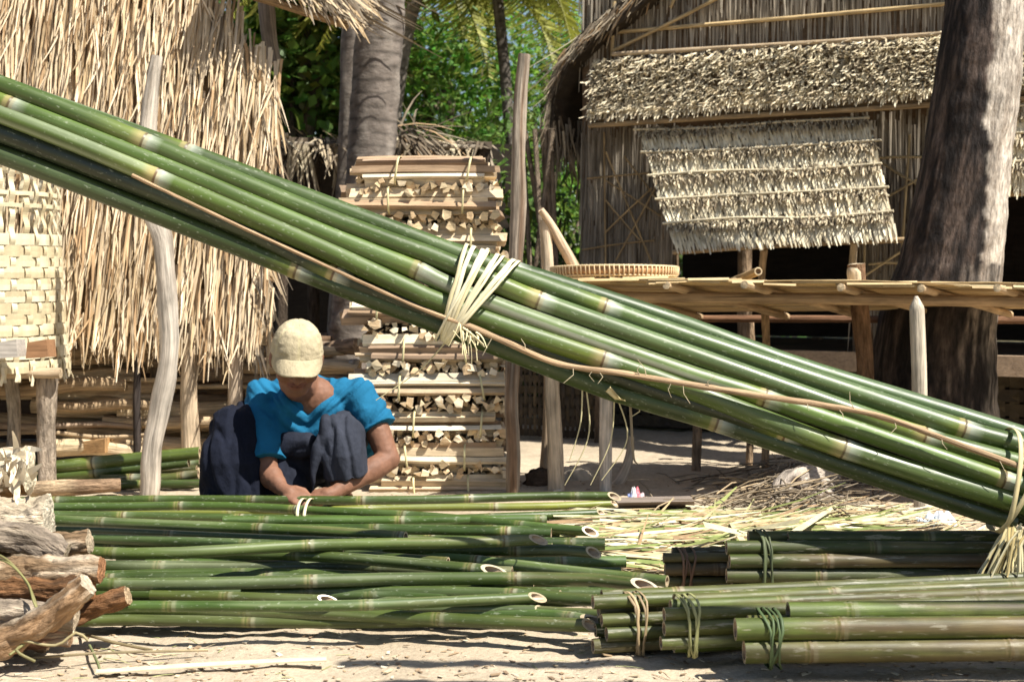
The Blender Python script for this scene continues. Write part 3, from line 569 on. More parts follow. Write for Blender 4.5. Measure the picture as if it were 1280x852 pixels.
# ------------------------------------------------------------------ stack of firewood
WOOD = [(0.62, 0.49, 0.32), (0.68, 0.56, 0.38), (0.52, 0.39, 0.25), (0.74, 0.63, 0.46), (0.38, 0.26, 0.16), (0.30, 0.21, 0.14)]
ENDW = [(0.74, 0.59, 0.37), (0.68, 0.52, 0.31), (0.80, 0.67, 0.47), (0.60, 0.43, 0.25)]
ordn = ['topmost', 'second', 'third', 'fourth', 'fifth', 'sixth', 'seventh', 'eighth', 'ninth', 'tenth', 'eleventh', 'twelfth']
rowsF = [(215, 446, 620), (251, 436, 624), (302, 474, 632), (344, 460, 634), (385, 440, 630), (438, 452, 632), (482, 446, 634), (527, 458, 636), (568, 468, 634), (607, 470, 636)]
YF = 5.62; sc_ = YF / F
for i, (yc, xl, xr) in enumerate(rowsF):
    xl += U(-4, 4); xr += U(-5, 3)
    e = empty('firewood_bundle', P((xl + xr) / 2, yc + 10, YF), ('topmost' if i == 0 else 'lowest' if i == 9 else ordn[i] + ' from the top') + ' of the split firewood bundles laid lengthwise in the tall stack', 'firewood bundle', 'lengthwise firewood bundles')
    for dz, dy in [(-9, 0), (3, -.005), (10, .015), (-11, .05), (-1, .01), (-9, .10), (6, .105), (-6, .17), (9, .17), (-3, -.02), (6, -.025)]:
        mb = MB(); stick(mb, P(xl + U(-12, 14), yc + dz + U(-2, 2), YF + dy), P(xr + U(-16, 6), yc + dz + U(-2, 2), YF + dy), (U(5.0, 9.5) if dy >= 0 else U(3, 5.5)) * sc_, pick(WOOD), pick(ENDW), rings=9); mb.build('billet', M['split'], e, smooth=False)
    for tx in (xl + 50 + U(-15, 15), xr - 38 + U(-15, 12)):
        mb = MB(); c = P(tx, yc, YF + .065); ribbon(mb, loop(c, (1, 0, 0), U(-.012, .012), 18.5 * sc_, .125, p=3.2), .008, lambda i_, p, t: V((1, 0, 0)), (0.62, 0.55, 0.30), closed=True); mb.build('tie', M['strap'], e)
for i in range(9):
    y0 = rowsF[i][0] + 15; y1 = rowsF[i + 1][0] - 15; yc = (y0 + y1) / 2; hh = max(8, (y1 - y0) / 2); xl = max(rowsF[i][1], rowsF[i + 1][1]) ; xr = min(rowsF[i][2], rowsF[i + 1][2]) + 2
    for q, nm in enumerate(('left', 'middle', 'right')):
        cx = xl + (xr - xl) * (q + .5) / 3; hw = (xr - xl) / 6 - 2
        e = empty('firewood_bundle', P(cx, yc + 8, YF - .02), f'end-on firewood bundle, {nm} one, under the {ordn[i]} lengthwise bundle of the stack', 'firewood bundle', 'end-on firewood bundles')
        ns = 18
        for s in range(ns):
            mb = MB(); col_ = s % 6; rw = s // 6; x = cx - hw + (col_ + .5 + U(-.35, .35)) * hw / 3; y = yc + hh * (.72 - rw * .70) + U(-2, 2)
            dy = U(-.045, .05); stick(mb, P(x, y, YF - .01 + dy), P(x + U(-7, 7), y, YF - .01 + dy) + V((0, .30, 0)), U(3.6, 7.6) * sc_, pick(WOOD), pick(ENDW, .3), rings=3); mb.build('billet', M['split'], e, smooth=False)

# ------------------------------------------------------------------ left thatched hut on posts
lh = empty('thatched_hut', V((-2.0, 6.2, 0)), 'hut with a shaggy straw thatch wall raised on posts over stacked branches', 'hut')
def LW(px, py, off=0.0): Y = (6.0875 - off) / (1 + .25 * (py - HZ) / F); return P(px, py, Y)
def in_wall(p):
    x = 640 + p.x / p.y * F; y = HZ - (p.z - H) / p.y * F
    edge = 268 + (y + 5) * .76 if y < 112 else 354 - (y - 112) * .045
    return x < edge + U(-8, 3)
mb = MB(); thatch(mb, LW(-190, -95), LW(362, -95), LW(-190, 392), LW(340, 425), 9, 270, .37, .0135, .19, STRAWS, jit=.35, spread=.055, bend=.10, inside=in_wall)
thatch(mb, LW(-190, -95, .02), LW(362, -95, .02), LW(-190, 380, .02), LW(340, 412, .02), 14, 75, .24, .008, .40, STRAWS, jit=.9, spread=.13, bend=.2, inside=in_wall)
for k in range(260):
    x = U(-180, 338); p = LW(x, 388 + (x + 190) * .06 + U(-20, 8), U(0, .05)); blade(mb, p, V((RND.gauss(0, .25), U(-.5, .1), -1)), U(.08, .22), U(.004, .011), V((0, -1, .2)), pick(STRAWS), bend=U(-.2, .3))
for k in range(230):                     # ragged right hand edge
    y = U(-5, 430); e_ = 268 + (y + 5) * .76 if y < 112 else 354 - (y - 112) * .045; p = LW(e_ + U(-26, -6), y, U(-.02, .06)); blade(mb, p, V((U(-.1, .55), U(-.3, .2), -1)), U(.1, .26), U(.006, .014), V((0, -1, .1)), pick(STRAWS + BROWNS), bend=U(-.2, .2))
mb.build('thatch_wall', M['straw'], lh, smooth=False)
mb = MB(); th = V((0, .05, 0)); q = [LW(-190, -95, -.03), LW(205, -95, -.03), LW(264, -5, -.03), LW(346, 112, -.03), LW(330, 430, -.03), LW(-190, 388, -.03)]
mb.add(q + [x + th for x in q], [tuple(range(6)), tuple(range(11, 5, -1))] + [(i, 6 + i, 6 + (i + 1) % 6, (i + 1) % 6) for i in range(6)], (0.30, 0.20, 0.10)); mb.build('wall_backing', M['mat_'], lh)
# roof corner sticking out over the wall's right end
A, B_, C_, D_ = P(285, -58, 6.12), P(432, 20, 6.25), P(470, -30, 7.6), P(320, -130, 7.4)
mb = MB(); slab(mb, A, B_, C_, D_, (0, 0, .07), (0.12, 0.075, 0.04))
for k in range(420):
    t = U(0, 1); side = RND.random() < .62; p = A.lerp(B_, t) if side else B_.lerp(C_, t); p = p + V((0, 0, U(-.005, .08))); d = (B_ - A).normalized() * U(.2, 1.1) + V((0, -.4, -1)) * U(.15, .8); blade(mb, p - d * .05, d, U(.08, .22), U(.008, .016), V((0, -1, .4)), pick(BROWNS + STRAWS[:3]), bend=U(-.3, .3))
for k in range(50):
    t = U(0, 1); s = U(0, 1); p = A.lerp(B_, t).lerp(D_.lerp(C_, t), s) + V((0, 0, -.01)); blade(mb, p, (B_ - A), U(.2, .5), .02, V((0, -.3, -1)), pick(BROWNS))
mb.build('roof_eave', M['straw'], lh, smooth=False)
mb = MB(); tube(mb, [P(270, -20, 6.3), P(436, 32, 6.3)], .02, 10, (0.3, 0.2, 0.11), step=.05, wob=.1); mb.build('rafter', M['pole'], lh)
post('post', [(240, 592), (238, 540), (236, 480), (238, 415)], 6.03, [13, 11, 10, 9], (0.52, 0.40, 0.27), None, parent=lh, capcol=(0.5, 0.4, 0.3))
post('post', [(294, 592), (294, 500), (296, 415)], 6.03, [10, 9, 9], (0.46, 0.36, 0.26), None, parent=lh)
post('post', [(172, 580), (171, 500), (173, 430)], 6.04, [5, 4.5, 4], (0.05, 0.04, 0.035), None, parent=lh)
post('post', [(193, 560), (194, 480), (196, 425)], 6.3, [6, 6, 6], (0.36, 0.27, 0.18), None, parent=lh)
post('post', [(342, 80), (336, 40), (332, -20)], 6.75, [10, 10, 10], (0.30, 0.26, 0.22), None, parent=lh)
mb = MB(); tube(mb, [P(-180, 408, 6.1), P(80, 413, 6.1), P(200, 428, 6.15), P(345, 445, 6.2)], .025, 12, (0.28, 0.2, 0.13), wob=.12, step=.05)
for x in (95, 180, 270, 330): tube(mb, [P(x, 405 + x * .06, 6.0), P(x + 8, 408 + x * .06, 6.9)], .024, 10, (0.30, 0.2, 0.12), capcol=(.5, .36, .2), wob=.1, step=.1)
mb.build('floor_beam', M['pole'], lh)
mb = MB(); slab(mb, V((-3.2, 6.12, .50)), V((-1.05, 6.2, .50)), V((-.85, 7.5, .50)), V((-3.2, 7.5, .50)), (0, 0, .03), (0.16, 0.1, 0.06)); mb.build('floor', M['mat_'], lh)
mb = MB(); slab(mb, V((-3.2, 7.25, 0)), V((-.9, 7.25, 0)), V((-.9, 7.25, .5)), V((-3.2, 7.25, .5)), (0, .04, 0), (0.07, 0.045, 0.03)); mb.build('shade_back_wall', M['mat_'], lh)  # dark sheet behind the branches: shade under the hut put in colour

# branches stacked under the hut
for k in range(78):
    row = k // 6; y = 566 - row * 11.2 + U(-4, 4); Y = U(6.1, 6.45) if k % 3 else U(6.08, 6.2)
    x0 = RND.choice([U(-30, 60), U(60, 150), U(150, 250), U(250, 330)]); ln = U(90, 260); x1 = min(x0 + ln, 452 + U(-6, 0)); hw = RND.choice([3, 4, 5, 6, 7, 9, 10]); 
    if y < 425 and x0 < 330 and row > 11: x0 = U(320, 350)
    if x1 - x0 < 60: x0 = x1 - U(60, 120)
    mb = MB(); c = pick([(0.46, 0.34, 0.21), (0.38, 0.27, 0.16), (0.30, 0.22, 0.15), (0.52, 0.40, 0.25)]); a = P(x0, y + U(-4, 4), Y); b = P(x1, y + U(-4, 4), Y + U(-.1, .1)); a.z = max(a.z, .03); b.z = max(b.z, .03)
    tube(mb, [a, a.lerp(b, .35) + V((0, 0, U(-.015, .015))), a.lerp(b, .7) + V((0, 0, U(-.015, .015))), b], [hw * Y / F * U(.9, 1.2), hw * Y / F, hw * Y / F * .95, hw * Y / F * .8], 11, c, capcol=(0.46, 0.33, 0.19), wob=.16, wscale=5, seed=U(0, 90), step=.05)
    tag(mb.build('branch', M['pole'], origin=a), 'dry brown branch lying in the pile of branches beneath the left thatched hut', 'branch', 'branches stacked under the thatched hut')
mb = MB(); tube(mb, [P(408, 437, 6.2), P(446, 432, 6.15)], [.028, .034], 16, (0.22, 0.15, 0.10), capcol=(0.4, 0.28, 0.18), wob=.25, step=.015); tag(mb.build('log', M['bark'], origin=P(408, 437, 6.2)), 'knotty dark log end poking out between the cap and the firewood stack', 'log')
mb = MB(); tube(mb, [P(425, 462, 6.15), P(446, 458, 6.1)], [.035, .032], 14, (0.30, 0.26, 0.22), capcol=(0.36, 0.3, 0.25), wob=.25, step=.015); tag(mb.build('log', M['bark'], origin=P(425, 462, 6.15)), 'grey weathered log end under the knotty dark log end', 'log')
mb = MB(); a = P(100, 562, 6.15); slab(mb, P(66, 568, 6.1), P(131, 566, 6.0), P(131, 548, 6.0), P(72, 556, 6.1), (.01, .12, 0), (0.40, 0.24, 0.11)); tag(mb.build('wood_block', M['split'], smooth=False), 'orange-brown wedge of wood at the foot of the branch pile', 'wood block')

# big basket and its stand
bk = empty('bamboo_basket', P(-45, 470, 5.75), 'tall pale woven bamboo basket with a broken rim at the left edge', 'basket')
cx0 = P(-48, 340, 5.75); Rb = 118 * 5.75 / F
def bz(py): return H - (py - HZ) * 5.75 / F
zt, zb = bz(205), bz(462); nst = 46; CN = [(0.62, 0.54, 0.36), (0.54, 0.45, 0.28), (0.66, 0.58, 0.41)]
mb = MB()
def bR(z): t = (z - zb) / (zt - zb); return Rb * (1.09 - .10 * t - .03 * math.sin(t * 3.1))
for k in range(nst):
    a = 2 * math.pi * (k + U(-.15, .15)) / nst; pts = []
    for i in range(90):
        z = zb - .03 + U(-.0, .0) + (zt - zb + .03) * i / 89; ph = math.cos(((z - zb - .03) / .045 + k) * math.pi); r = bR(z) + .0065 * ph; pts.append(V((cx0.x + r * math.cos(a), cx0.y + r * math.sin(a), z)))
    ribbon(mb, pts, .024 * U(.8, 1.15), lambda i, p, t, a=a: V((-math.sin(a), math.cos(a), 0)), pick(CN, .08))
warpmb = mb
mb = MB(); z = zb + .03; row = 0
while z < zt - .02:
    py = HZ - (z - H) * F / 5.75; skip = (214 < py < 243) or (262 < py < 274) or (278 < py < 290); wide = .043
    if skip: z += .045; row += 1; continue
    if py < 292: wide = .016
    pts = []; n_ = nst * 3; tilt = U(-.006, .006)
    for i in range(n_):
        a = 2 * math.pi * i / n_; r = bR(z) - .0055 * math.cos(a * nst / 2 + row * math.pi); pts.append(V((cx0.x + r * math.cos(a), cx0.y + r * math.sin(a), z + .004 * noise.noise(V((math.cos(a) * 2, math.sin(a) * 2, row))) + tilt * math.cos(a))))
    for sub in range(2 if wide > .03 else 1):
        off_ = (sub - .5) * wide / 2 if wide > .03 else 0
        ribbon(mb, [p + V((0, 0, off_)) for p in pts], wide / (1.85 if wide > .03 else 1), lambda i, p, t: V((0, 0, 1)), pick(CN, .10), closed=True)
    z += .045; row += 1
mb.build('weft_strips', M['cut'], bk, smooth=False)
mb = MB(); ribbon(mb, [V((cx0.x + (bR(zt) + .004) * math.cos(2 * math.pi * i / 60), cx0.y + (bR(zt) + .004) * math.sin(2 * math.pi * i / 60), zt + .004 * math.sin(i))) for i in range(60)], .03, lambda i, p, t: V((0, 0, 1)), CN[1], th=.006, closed=True); mb.build('rim', M['cut'], bk, smooth=False)
mb = warpmb
for k in range(44):
    a = U(-2.6, .4); r = bR(zb) + .006; p = V((cx0.x + r * math.cos(a), cx0.y + r * math.sin(a), zb + .03)); ribbon(mb, [p, p + V((U(-.006, .006), -.004, -.03)), p + V((U(-.02, .02), -.008, -U(.05, .085)))], .013, lambda i, q, t, a=a: V((-math.sin(a), math.cos(a), 0)), pick(CN))
mb.build('warp_strips', M['cut'], bk, smooth=False)
mb = MB(); tube(mb, [V((cx0.x, cx0.y, zb + .004)), V((cx0.x, cx0.y, zb + .012))], bR(zb) * .97, 40, (0.42, 0.32, 0.18)); mb.build('base', M['cut'], bk)
stn = empty('basket_stand', P(-30, 560, 5.75), 'rough pole stand carrying the pale basket at the left edge', 'stand'); stn.location.z = 0
for xs, ys, hw_, c in [([16, 18, 14], [560, 520, 470], [9, 8, 9], (0.40, 0.34, 0.27)), ([60, 58, 60], [600, 530, 470], [12, 11, 13], (0.36, 0.29, 0.22)), ([-120, -118, -118], [606, 530, 470], [12, 11, 11], (0.36, 0.29, 0.22)), ([-70, -70, -70], [590, 530, 470], [12, 11, 11], (0.36, 0.29, 0.22))]:
    Yp = 5.6 if xs[0] in (60, -120) else 6.0
    L = [P(x, y, Yp) for x, y in zip(xs, ys)]; L[0].z = -.03; mb = MB(); tube(mb, L, [q * Yp / F for q in hw_], 14, c, wob=.18, seed=U(0, 9), step=.03); mb.build('leg', M['bark'], stn)
for (y_, yy, x0, x1) in ((466, 5.55, -190, 76), (464, 5.75, -190, 74), (464, 5.95, -190, 70)):
    mb = MB(); tube(mb, [P(x0, y_ + 2, yy), P(x1, y_, yy)], .022, 12, (0.38, 0.29, 0.19), capcol=(.55, .42, .27), wob=.12, step=.05); mb.build('crossbar', M['pole'], stn)
for xx, c in ((8, (0.42, 0.38, 0.33)), (46, (0.30, 0.16, 0.08))):
    mb = MB(); a = P(xx, 436, 5.3); s = .032; slab(mb, P(xx - 14, 448, 5.32), P(xx + 14, 446, 5.32), P(xx + 12, 424, 5.32), P(xx - 12, 428, 5.32), (0, .10, -.004), c)
    mb.build('beam_end', M['split'], stn, smooth=False)

# ------------------------------------------------------------------ right hut (turned about 27 degrees)
HA = V((.537, 7.70, 0)); HU = V((.893, -.449, 0)); HN = V((-.449, -.893, 0))
def HW(s, off, z): return V((HA.x + HU.x * s + HN.x * off, HA.y + HU.y * s + HN.y * off, z))
def Wp(px, py, off=0.0):
    a = (px - 640) / F; Y = (off + HA.dot(HN)) / (a * HN.x + HN.y); return P(px, py, Y)
def sz(p): return ((p - HA).dot(HU), p.z)
rh = empty('stilt_house', HW(1.0, 0, 0), 'brown woven house on stilts with thatched awnings and a propped window flap', 'house')
fz = .45
mb = MB()
def panel(x0, x1, ya, yb, off=0.0, c=(0.17, 0.115, 0.07)):
    s0, s1 = sz(Wp(x0, 300, off))[0], sz(Wp(x1, 300, off))[0]
    return s0, s1
def wallpiece(mb, s0, s1, z0, z1, off=0, th=.03, c=(0.17, 0.115, 0.07)):
    slab(mb, HW(s0, off, z0), HW(s1, off, z0), HW(s1, off, z1), HW(s0, off, z1), HN * -th, c)
sL = sz(Wp(728, 250))[0]; sA = sz(Wp(846, 250))[0]; sB = sz(Wp(1066, 250))[0]; sC = sz(Wp(1236, 250))[0]; sD = sz(Wp(1420, 250))[0]; sE = sD + 1.2
zA = Wp(900, 165).z; zTop = Wp(760, 40).z
wallpiece(mb, sL, sA, fz, zA); wallpiece(mb, sB, sC, fz, zA); wallpiece(mb, sL, sE, zA, zTop + .35); wallpiece(mb, sD, sE, fz, zA)
# gable triangle
apexs = (sL + sE) / 2; za = zTop + 1.7; g = [HW(sL, 0, zTop + .35), HW(sE, 0, zTop + .35), HW(apexs, 0, za)]
mb.add(g + [x - HN * .03 for x in g], [(0, 1, 2), (5, 4, 3), (0, 3, 4, 1), (1, 4, 5, 2), (2, 5, 3, 0)], (0.2, 0.14, 0.085)); mb.build('mat_wall', M['mat_'], rh, smooth=False)
mb = MB()                                 # vertical leaf sheets on the walls
thatch(mb, HW(sL, .012, zA + .02), HW(sA, .012, zA + .02), HW(sL, .012, fz + .1), HW(sA, .012, fz + .1), 4, 150, .34, .010, .06, [(0.30, 0.26, 0.205), (0.25, 0.21, 0.16), (0.36, 0.31, 0.24), (0.18, 0.15, 0.11)], spread=.02)
thatch(mb, HW(sB, .012, zA + .02), HW(sC, .012, zA + .02), HW(sB, .012, fz + .1), HW(sC, .012, fz + .1), 4, 150, .34, .010, .06, [(0.30, 0.26, 0.205), (0.25, 0.21, 0.16), (0.36, 0.31, 0.24), (0.18, 0.15, 0.11)], spread=.02)
thatch(mb, HW(sL, .012, zTop + .95), HW(sE, .012, zTop + .95), HW(sL, .012, zTop - .15), HW(sE, .012, zTop - .15), 5, 520, .34, .011, .08, [(0.38, 0.33, 0.255), (0.29, 0.245, 0.185), (0.45, 0.39, 0.30), (0.20, 0.165, 0.12)], spread=.03)
mb.build('leaf_cladding', M['straw'], rh, smooth=False)
CANE = (0.46, 0.34, 0.18)
def strip(x0, y0, x1, y1, off=.05, w_=.016, c=CANE):
    mb = MB(); a, b = Wp(x0, y0, off), Wp(x1, y1, off); tube(mb, [a, a.lerp(b, .5) + V((0, 0, U(-.006, .006))), b], w_ / 2, 8, pick([c], .18), wob=.08, step=.08); mb.build('lath', M['pole'], rh)
strip(762, 41, 1300, -6, .04, .022); strip(766, 68, 1300, 34, .12, .024, (0.34, 0.26, 0.17)); strip(897, -2, 766, 64, .06, .02); strip(768, 2, 765, 70, .05, .02); strip(850, -20, 838, 10, .05)
for a in [(755, 165, 757, 335), (734, 223, 812, 216), (728, 312, 818, 300), (757, 190, 815, 330), (815, 235, 757, 290), (800, 300, 757, 250), (757, 225, 826, 270), (830, 215, 770, 325), (780, 195, 826, 255)]: strip(*a, w_=.010, c=(0.36, 0.26, 0.14))
for a in [(1137, 168, 1126, 340), (1092, 198, 1155, 196), (1098, 200, 1150, 232), (1150, 222, 1080, 262), (1080, 345, 1150, 300), (1086, 330, 1130, 329), (1085, 160, 1080, 345)]: strip(*a, w_=.013, c=(0.42, 0.33, 0.19))
# lining coloured near black, standing in for the room's shade behind the flap
mb = MB(); wallpiece(mb, sL, sE, fz, zA + .3, off=-1.6, c=(0.035, 0.026, 0.02)); wallpiece(mb, sL, sE, zA + .3, zA + .33, off=-.04, th=1.55, c=(0.04, 0.03, 0.02)); mb.build('shade_lining', M['mat_'], rh, smooth=False)
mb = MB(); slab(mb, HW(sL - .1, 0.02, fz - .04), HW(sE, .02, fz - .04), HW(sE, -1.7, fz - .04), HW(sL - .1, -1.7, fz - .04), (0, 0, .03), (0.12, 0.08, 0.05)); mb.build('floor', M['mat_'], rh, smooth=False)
mb = MB(); z0, z1 = Wp(1000, 461).z, Wp(1000, 437).z; s0 = sz(Wp(955, 450))[0]; slab(mb, HW(s0, .03, z0), HW(sE, .03, z0), HW(sE, .03, z1), HW(s0, .03, z1), HN * .05, (0.34, 0.25, 0.17)); mb.build('sill_beam', M['split'], rh, smooth=False)
# awning
def bound(mb, a, b, r, c): tube(mb, [a, a.lerp(b, .33) + V((0, 0, U(-.01, .01))), a.lerp(b, .66) + V((0, 0, U(-.01, .01))), b], r, 8, c, wob=.1, step=.06)
TL, TR, BL, BR = Wp(742, 82, .11), Wp(1330, 40, .11), Wp(736, 150, .26), Wp(1330, 112, .26)
mb = MB(); thatch(mb, TL, TR, BL, BR, 15, 340, .065, .0095, .95, GREYS + PALES, jit=.9, spread=.45, bend=.5, off=.015, tip=.5)
thatch(mb, BL.lerp(TL, .14), BR.lerp(TR, .14), BL, BR, 3, 260, .085, .013, .35, GREYS + PALES, jit=.7, spread=.12, off=.012)
mb.build('awning_thatch', M['straw'], rh, smooth=False)
mb = MB(); slab(mb, TL, TR, BR, BL, HN * -.02 + V((0, 0, -.02)), (0.16, 0.12, 0.075)); mb.build('awning_backing', M['mat_'], rh, smooth=False)
for a, b, r, c in [(BL.lerp(TL, .12) + HN * .03, BR.lerp(TR, .12) + HN * .03, .009, (0.62, 0.53, 0.36)), (BL + V((0, 0, -.03)), BR + V((0, 0, -.03)), .014, (0.3, 0.22, 0.13))]:
    mb = MB(); bound(mb, a, b, r, c); mb.build('batten', M['pole'], rh)
# propped flap under it, and a second one right of the big trunk
def flap(c4, nc, per, name='window_flap'):
    TL, TR, BL, BR = c4; nrm = (TR - TL).cross(BL - TL).normalized(); nrm = -nrm if nrm.y > 0 else nrm
    mb = MB(); slab(mb, TL, TR, BR, BL, nrm * -.015, (0.20, 0.15, 0.1)); root = mb.build(name, M['mat_'], rh, smooth=False)
    lv = MB()
    for i in range(nc, 0, -1):
        t0 = (i - 1) / nc; t1 = i / nc; a0, b0, a1, b1 = TL.lerp(BL, t0), TR.lerp(BR, t0), TL.lerp(BL, t1), TR.lerp(BR, t1)
        thatch(lv, a0.lerp(a1, .2), b0.lerp(b1, .2), a1, b1, 3, per, .075, .013, .16, PALES, jit=.2, spread=.04, off=.010)
        thatch(lv, a0, b0, a0.lerp(a1, .42), b0.lerp(b1, .42), 3, per, .055, .009, .65, GREYS + [(0.14, 0.11, 0.075)], jit=.6, spread=.2, off=.020, bend=.3, tip=.4)
        mb = MB(); bound(mb, a0 + nrm * .035 - (b0 - a0) * .02, b0 + nrm * .035 + (b0 - a0) * U(.0, .03), .0065, (0.60, 0.52, 0.36)); mb.build('batten', M['pole'], root)
    lv.build('flap_thatch', M['straw'], root, smooth=False)
    mb = MB(); bound(mb, BL - nrm * .01 - (BR - BL) * .02, BR - nrm * .01 + (BR - BL) * .03, .013, (0.36, 0.26, 0.15)); mb.build('bottom_bar', M['pole'], root)
flap((Wp(800, 166, .20), Wp(1088, 152, .20), Wp(846, 314, .50), Wp(1122, 299, .50)), 5, 150)
flap((Wp(1222, 70, .16), Wp(1440, 60, .16), Wp(1222, 242, .32), Wp(1440, 232, .32)), 5, 120)
for x, y0, y1, hw_, c in ((955, 310, 600, 5, (0.42, 0.29, 0.17)), (1068, 300, 350, 5, (0.46, 0.36, 0.24))):
    mb = MB(); a = Wp(x - 4, y1 if y1 < 500 else 360, .12); b = Wp(x, y0, .45); tube(mb, [a, b], .018, 10, c, step=.05, wob=.1); mb.build('prop', M['pole'], rh)
for s in (sL + .02, sA + .35, (sB + sC) / 2 - .25, sC + .2, sE - .3):
    for off in (-.06, -1.5):
        mb = MB(); tube(mb, [HW(s, off, -.05), HW(s + .01, off, zTop + .2 if off > -1 else fz)], .038, 12, (0.24, 0.17, 0.11), wob=.12, step=.1); mb.build('stilt', M['bark'], rh)
# roof: two slopes running back from the gable, overhanging it
prof = [(684, 168), (690, 100), (706, 62), (740, 28), (775, 3), (830, -45), (960, -170)]
pr = [sz(Wp(x, y, .15)) for x, y in prof]; apx = apexs; pr.append((apx, za + .25)); full = pr + [(2 * apx - s, z) for s, z in pr[-2::-1]]
mb = MB(); n_ = len(full); vs = []
for off in (.15, -3.2):
    for s, z in full: vs.append(HW(s, off, z))
    for s, z in full: vs.append(HW(s + (.02 if s < apx else -.02), off, z - .10))
fs = []
for i in range(n_ - 1): fs += [(i, i + 1, 2 * n_ + i + 1, 2 * n_ + i), (n_ + i + 1, n_ + i, 3 * n_ + i, 3 * n_ + i + 1), (i + 1, i, n_ + i, n_ + i + 1), (2 * n_ + i, 2 * n_ + i + 1, 3 * n_ + i + 1, 3 * n_ + i)]
fs += [(0, 2 * n_, 3 * n_, n_), (n_ - 1, 2 * n_ - 1, 4 * n_ - 1, 3 * n_ - 1)]
mb.add(vs, fs, (0.04, 0.03, 0.02)); roof = mb.build('roof', M['mat_'], rh, smooth=False)
mb = MB()
for k in range(620):
    i = RND.choice([0, 0, 1, 1, 2, 2, 3, 3, 4, 5]); t = U(0, 1); s = full[i][0] + (full[i + 1][0] - full[i][0]) * t; z = full[i][1] + (full[i + 1][1] - full[i][1]) * t
    p = HW(s, .15 + U(-.06, .03), z - U(0, .07)); slope = V(HU) * (full[i][0] - full[i + 1][0]) + V((0, 0, full[i][1] - full[i + 1][1])); slope.normalize()
    d = slope * U(.3, 1.2) + V((0, 0, -1)) * U(.1, .9) + HN * U(-.1, .35); blade(mb, p, d, U(.06, .17) * (1.3 if i == 0 else 1), U(.006, .014), HN, pick(BROWNS + GREYS[2:4] if i < 2 else BROWNS + STRAWS[4:5] + GREYS[2:3]), bend=U(-.3, .4))
for k in range(500):
    i = RND.choice([0, 1, 2, 3, 4, 5]); t = U(0, 1); s = full[i][0] + (full[i + 1][0] - full[i][0]) * t; z = full[i][1] + (full[i + 1][1] - full[i][1]) * t; off = U(-3.1, .14)
    p = HW(s, off, z + .01); slope = HU * (full[i][0] - full[i + 1][0]) + V((0, 0, full[i][1] - full[i + 1][1])); slope.normalize(); blade(mb, p, slope, U(.3, .6), .03, V((-.4, -.3, .8)), pick(BROWNS + GREYS), bend=.05)
for k in range(170):
    off = .17 - abs(RND.gauss(0, .5)); p = HW(full[0][0] + U(-.04, .10), off, full[0][1] + U(-.10, .10)); blade(mb, p, V((U(-.15, .25), U(-.2, .1), -1)), U(.08, .20), U(.006, .016), HN, pick(BROWNS + GREYS[2:4]), bend=U(-.2, .3))
mb.build('roof_thatch', M['straw'], roof, smooth=False)
mb = MB()
for k in range(7): tube(mb, [HW(sL - .12 + U(-.12, .1), .1 + U(-.1, .3), .42), HW(sL - .18 + U(-.1, .1), .2, 1.62)], .014, 8, (0.20, 0.155, 0.11), wob=.2, step=.1)
mb.build('corner_pole', M['bark'], rh)
# fences in near-black colours that stand in for the shade below
wp = empty('woven_fence', HW(1, -.14, 0), 'woven bamboo fence under the stilt house, coloured dark for the shade there', 'fence'); mb = MB()
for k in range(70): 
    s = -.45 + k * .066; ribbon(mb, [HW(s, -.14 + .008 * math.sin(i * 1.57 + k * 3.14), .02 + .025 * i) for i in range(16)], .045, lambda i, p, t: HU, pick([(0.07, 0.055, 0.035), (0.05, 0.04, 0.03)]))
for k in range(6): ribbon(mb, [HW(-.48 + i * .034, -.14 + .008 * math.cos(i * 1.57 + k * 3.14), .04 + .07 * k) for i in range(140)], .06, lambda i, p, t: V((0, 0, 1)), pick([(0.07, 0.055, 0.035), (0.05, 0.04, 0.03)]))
slab(mb, HW(-.45, -.17, .0), HW(4.2, -.17, .0), HW(4.2, -.17, .40), HW(-.45, -.17, .40), HN * -.02, (0.025, 0.02, 0.014)); mb.build('weave', M['mat_'], wp, smooth=False)  # near-black sheet added behind the weave to stop bright gaps

wf = empty('woven_fence', P(690, 556, 7.2), 'woven fence panel, coloured dark for shade, between the firewood stack and the stilt house', 'fence'); wf.location.z = 0; mb = MB()
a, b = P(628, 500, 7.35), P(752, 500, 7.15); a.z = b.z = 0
for k in range(22): ribbon(mb, [a.lerp(b, k / 21) + V((0, .008 * math.sin(i * 1.57 + k * 3.14), .01 + .045 * i)) for i in range(14)], .016, lambda i, p, t: V((1, 0, 0)), pick([(0.07, 0.055, 0.035), (0.05, 0.04, 0.03)], .3))  # strips coloured near black so the sunlit panel reads as shade
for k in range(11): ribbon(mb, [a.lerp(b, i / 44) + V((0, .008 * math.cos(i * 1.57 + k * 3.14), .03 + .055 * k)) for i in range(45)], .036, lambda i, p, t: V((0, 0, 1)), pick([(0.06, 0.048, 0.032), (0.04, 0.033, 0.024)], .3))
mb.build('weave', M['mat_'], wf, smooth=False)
for x in (634, 690, 748):
    mb = MB(); q = P(x, 500, 7.12 + (748 - x) * .0016); q.z = -.03; tube(mb, [q, q + V((.01, 0, .72))], .022, 10, (0.12, 0.09, 0.065), wob=.2, step=.05); mb.build('post', M['bark'], wf)

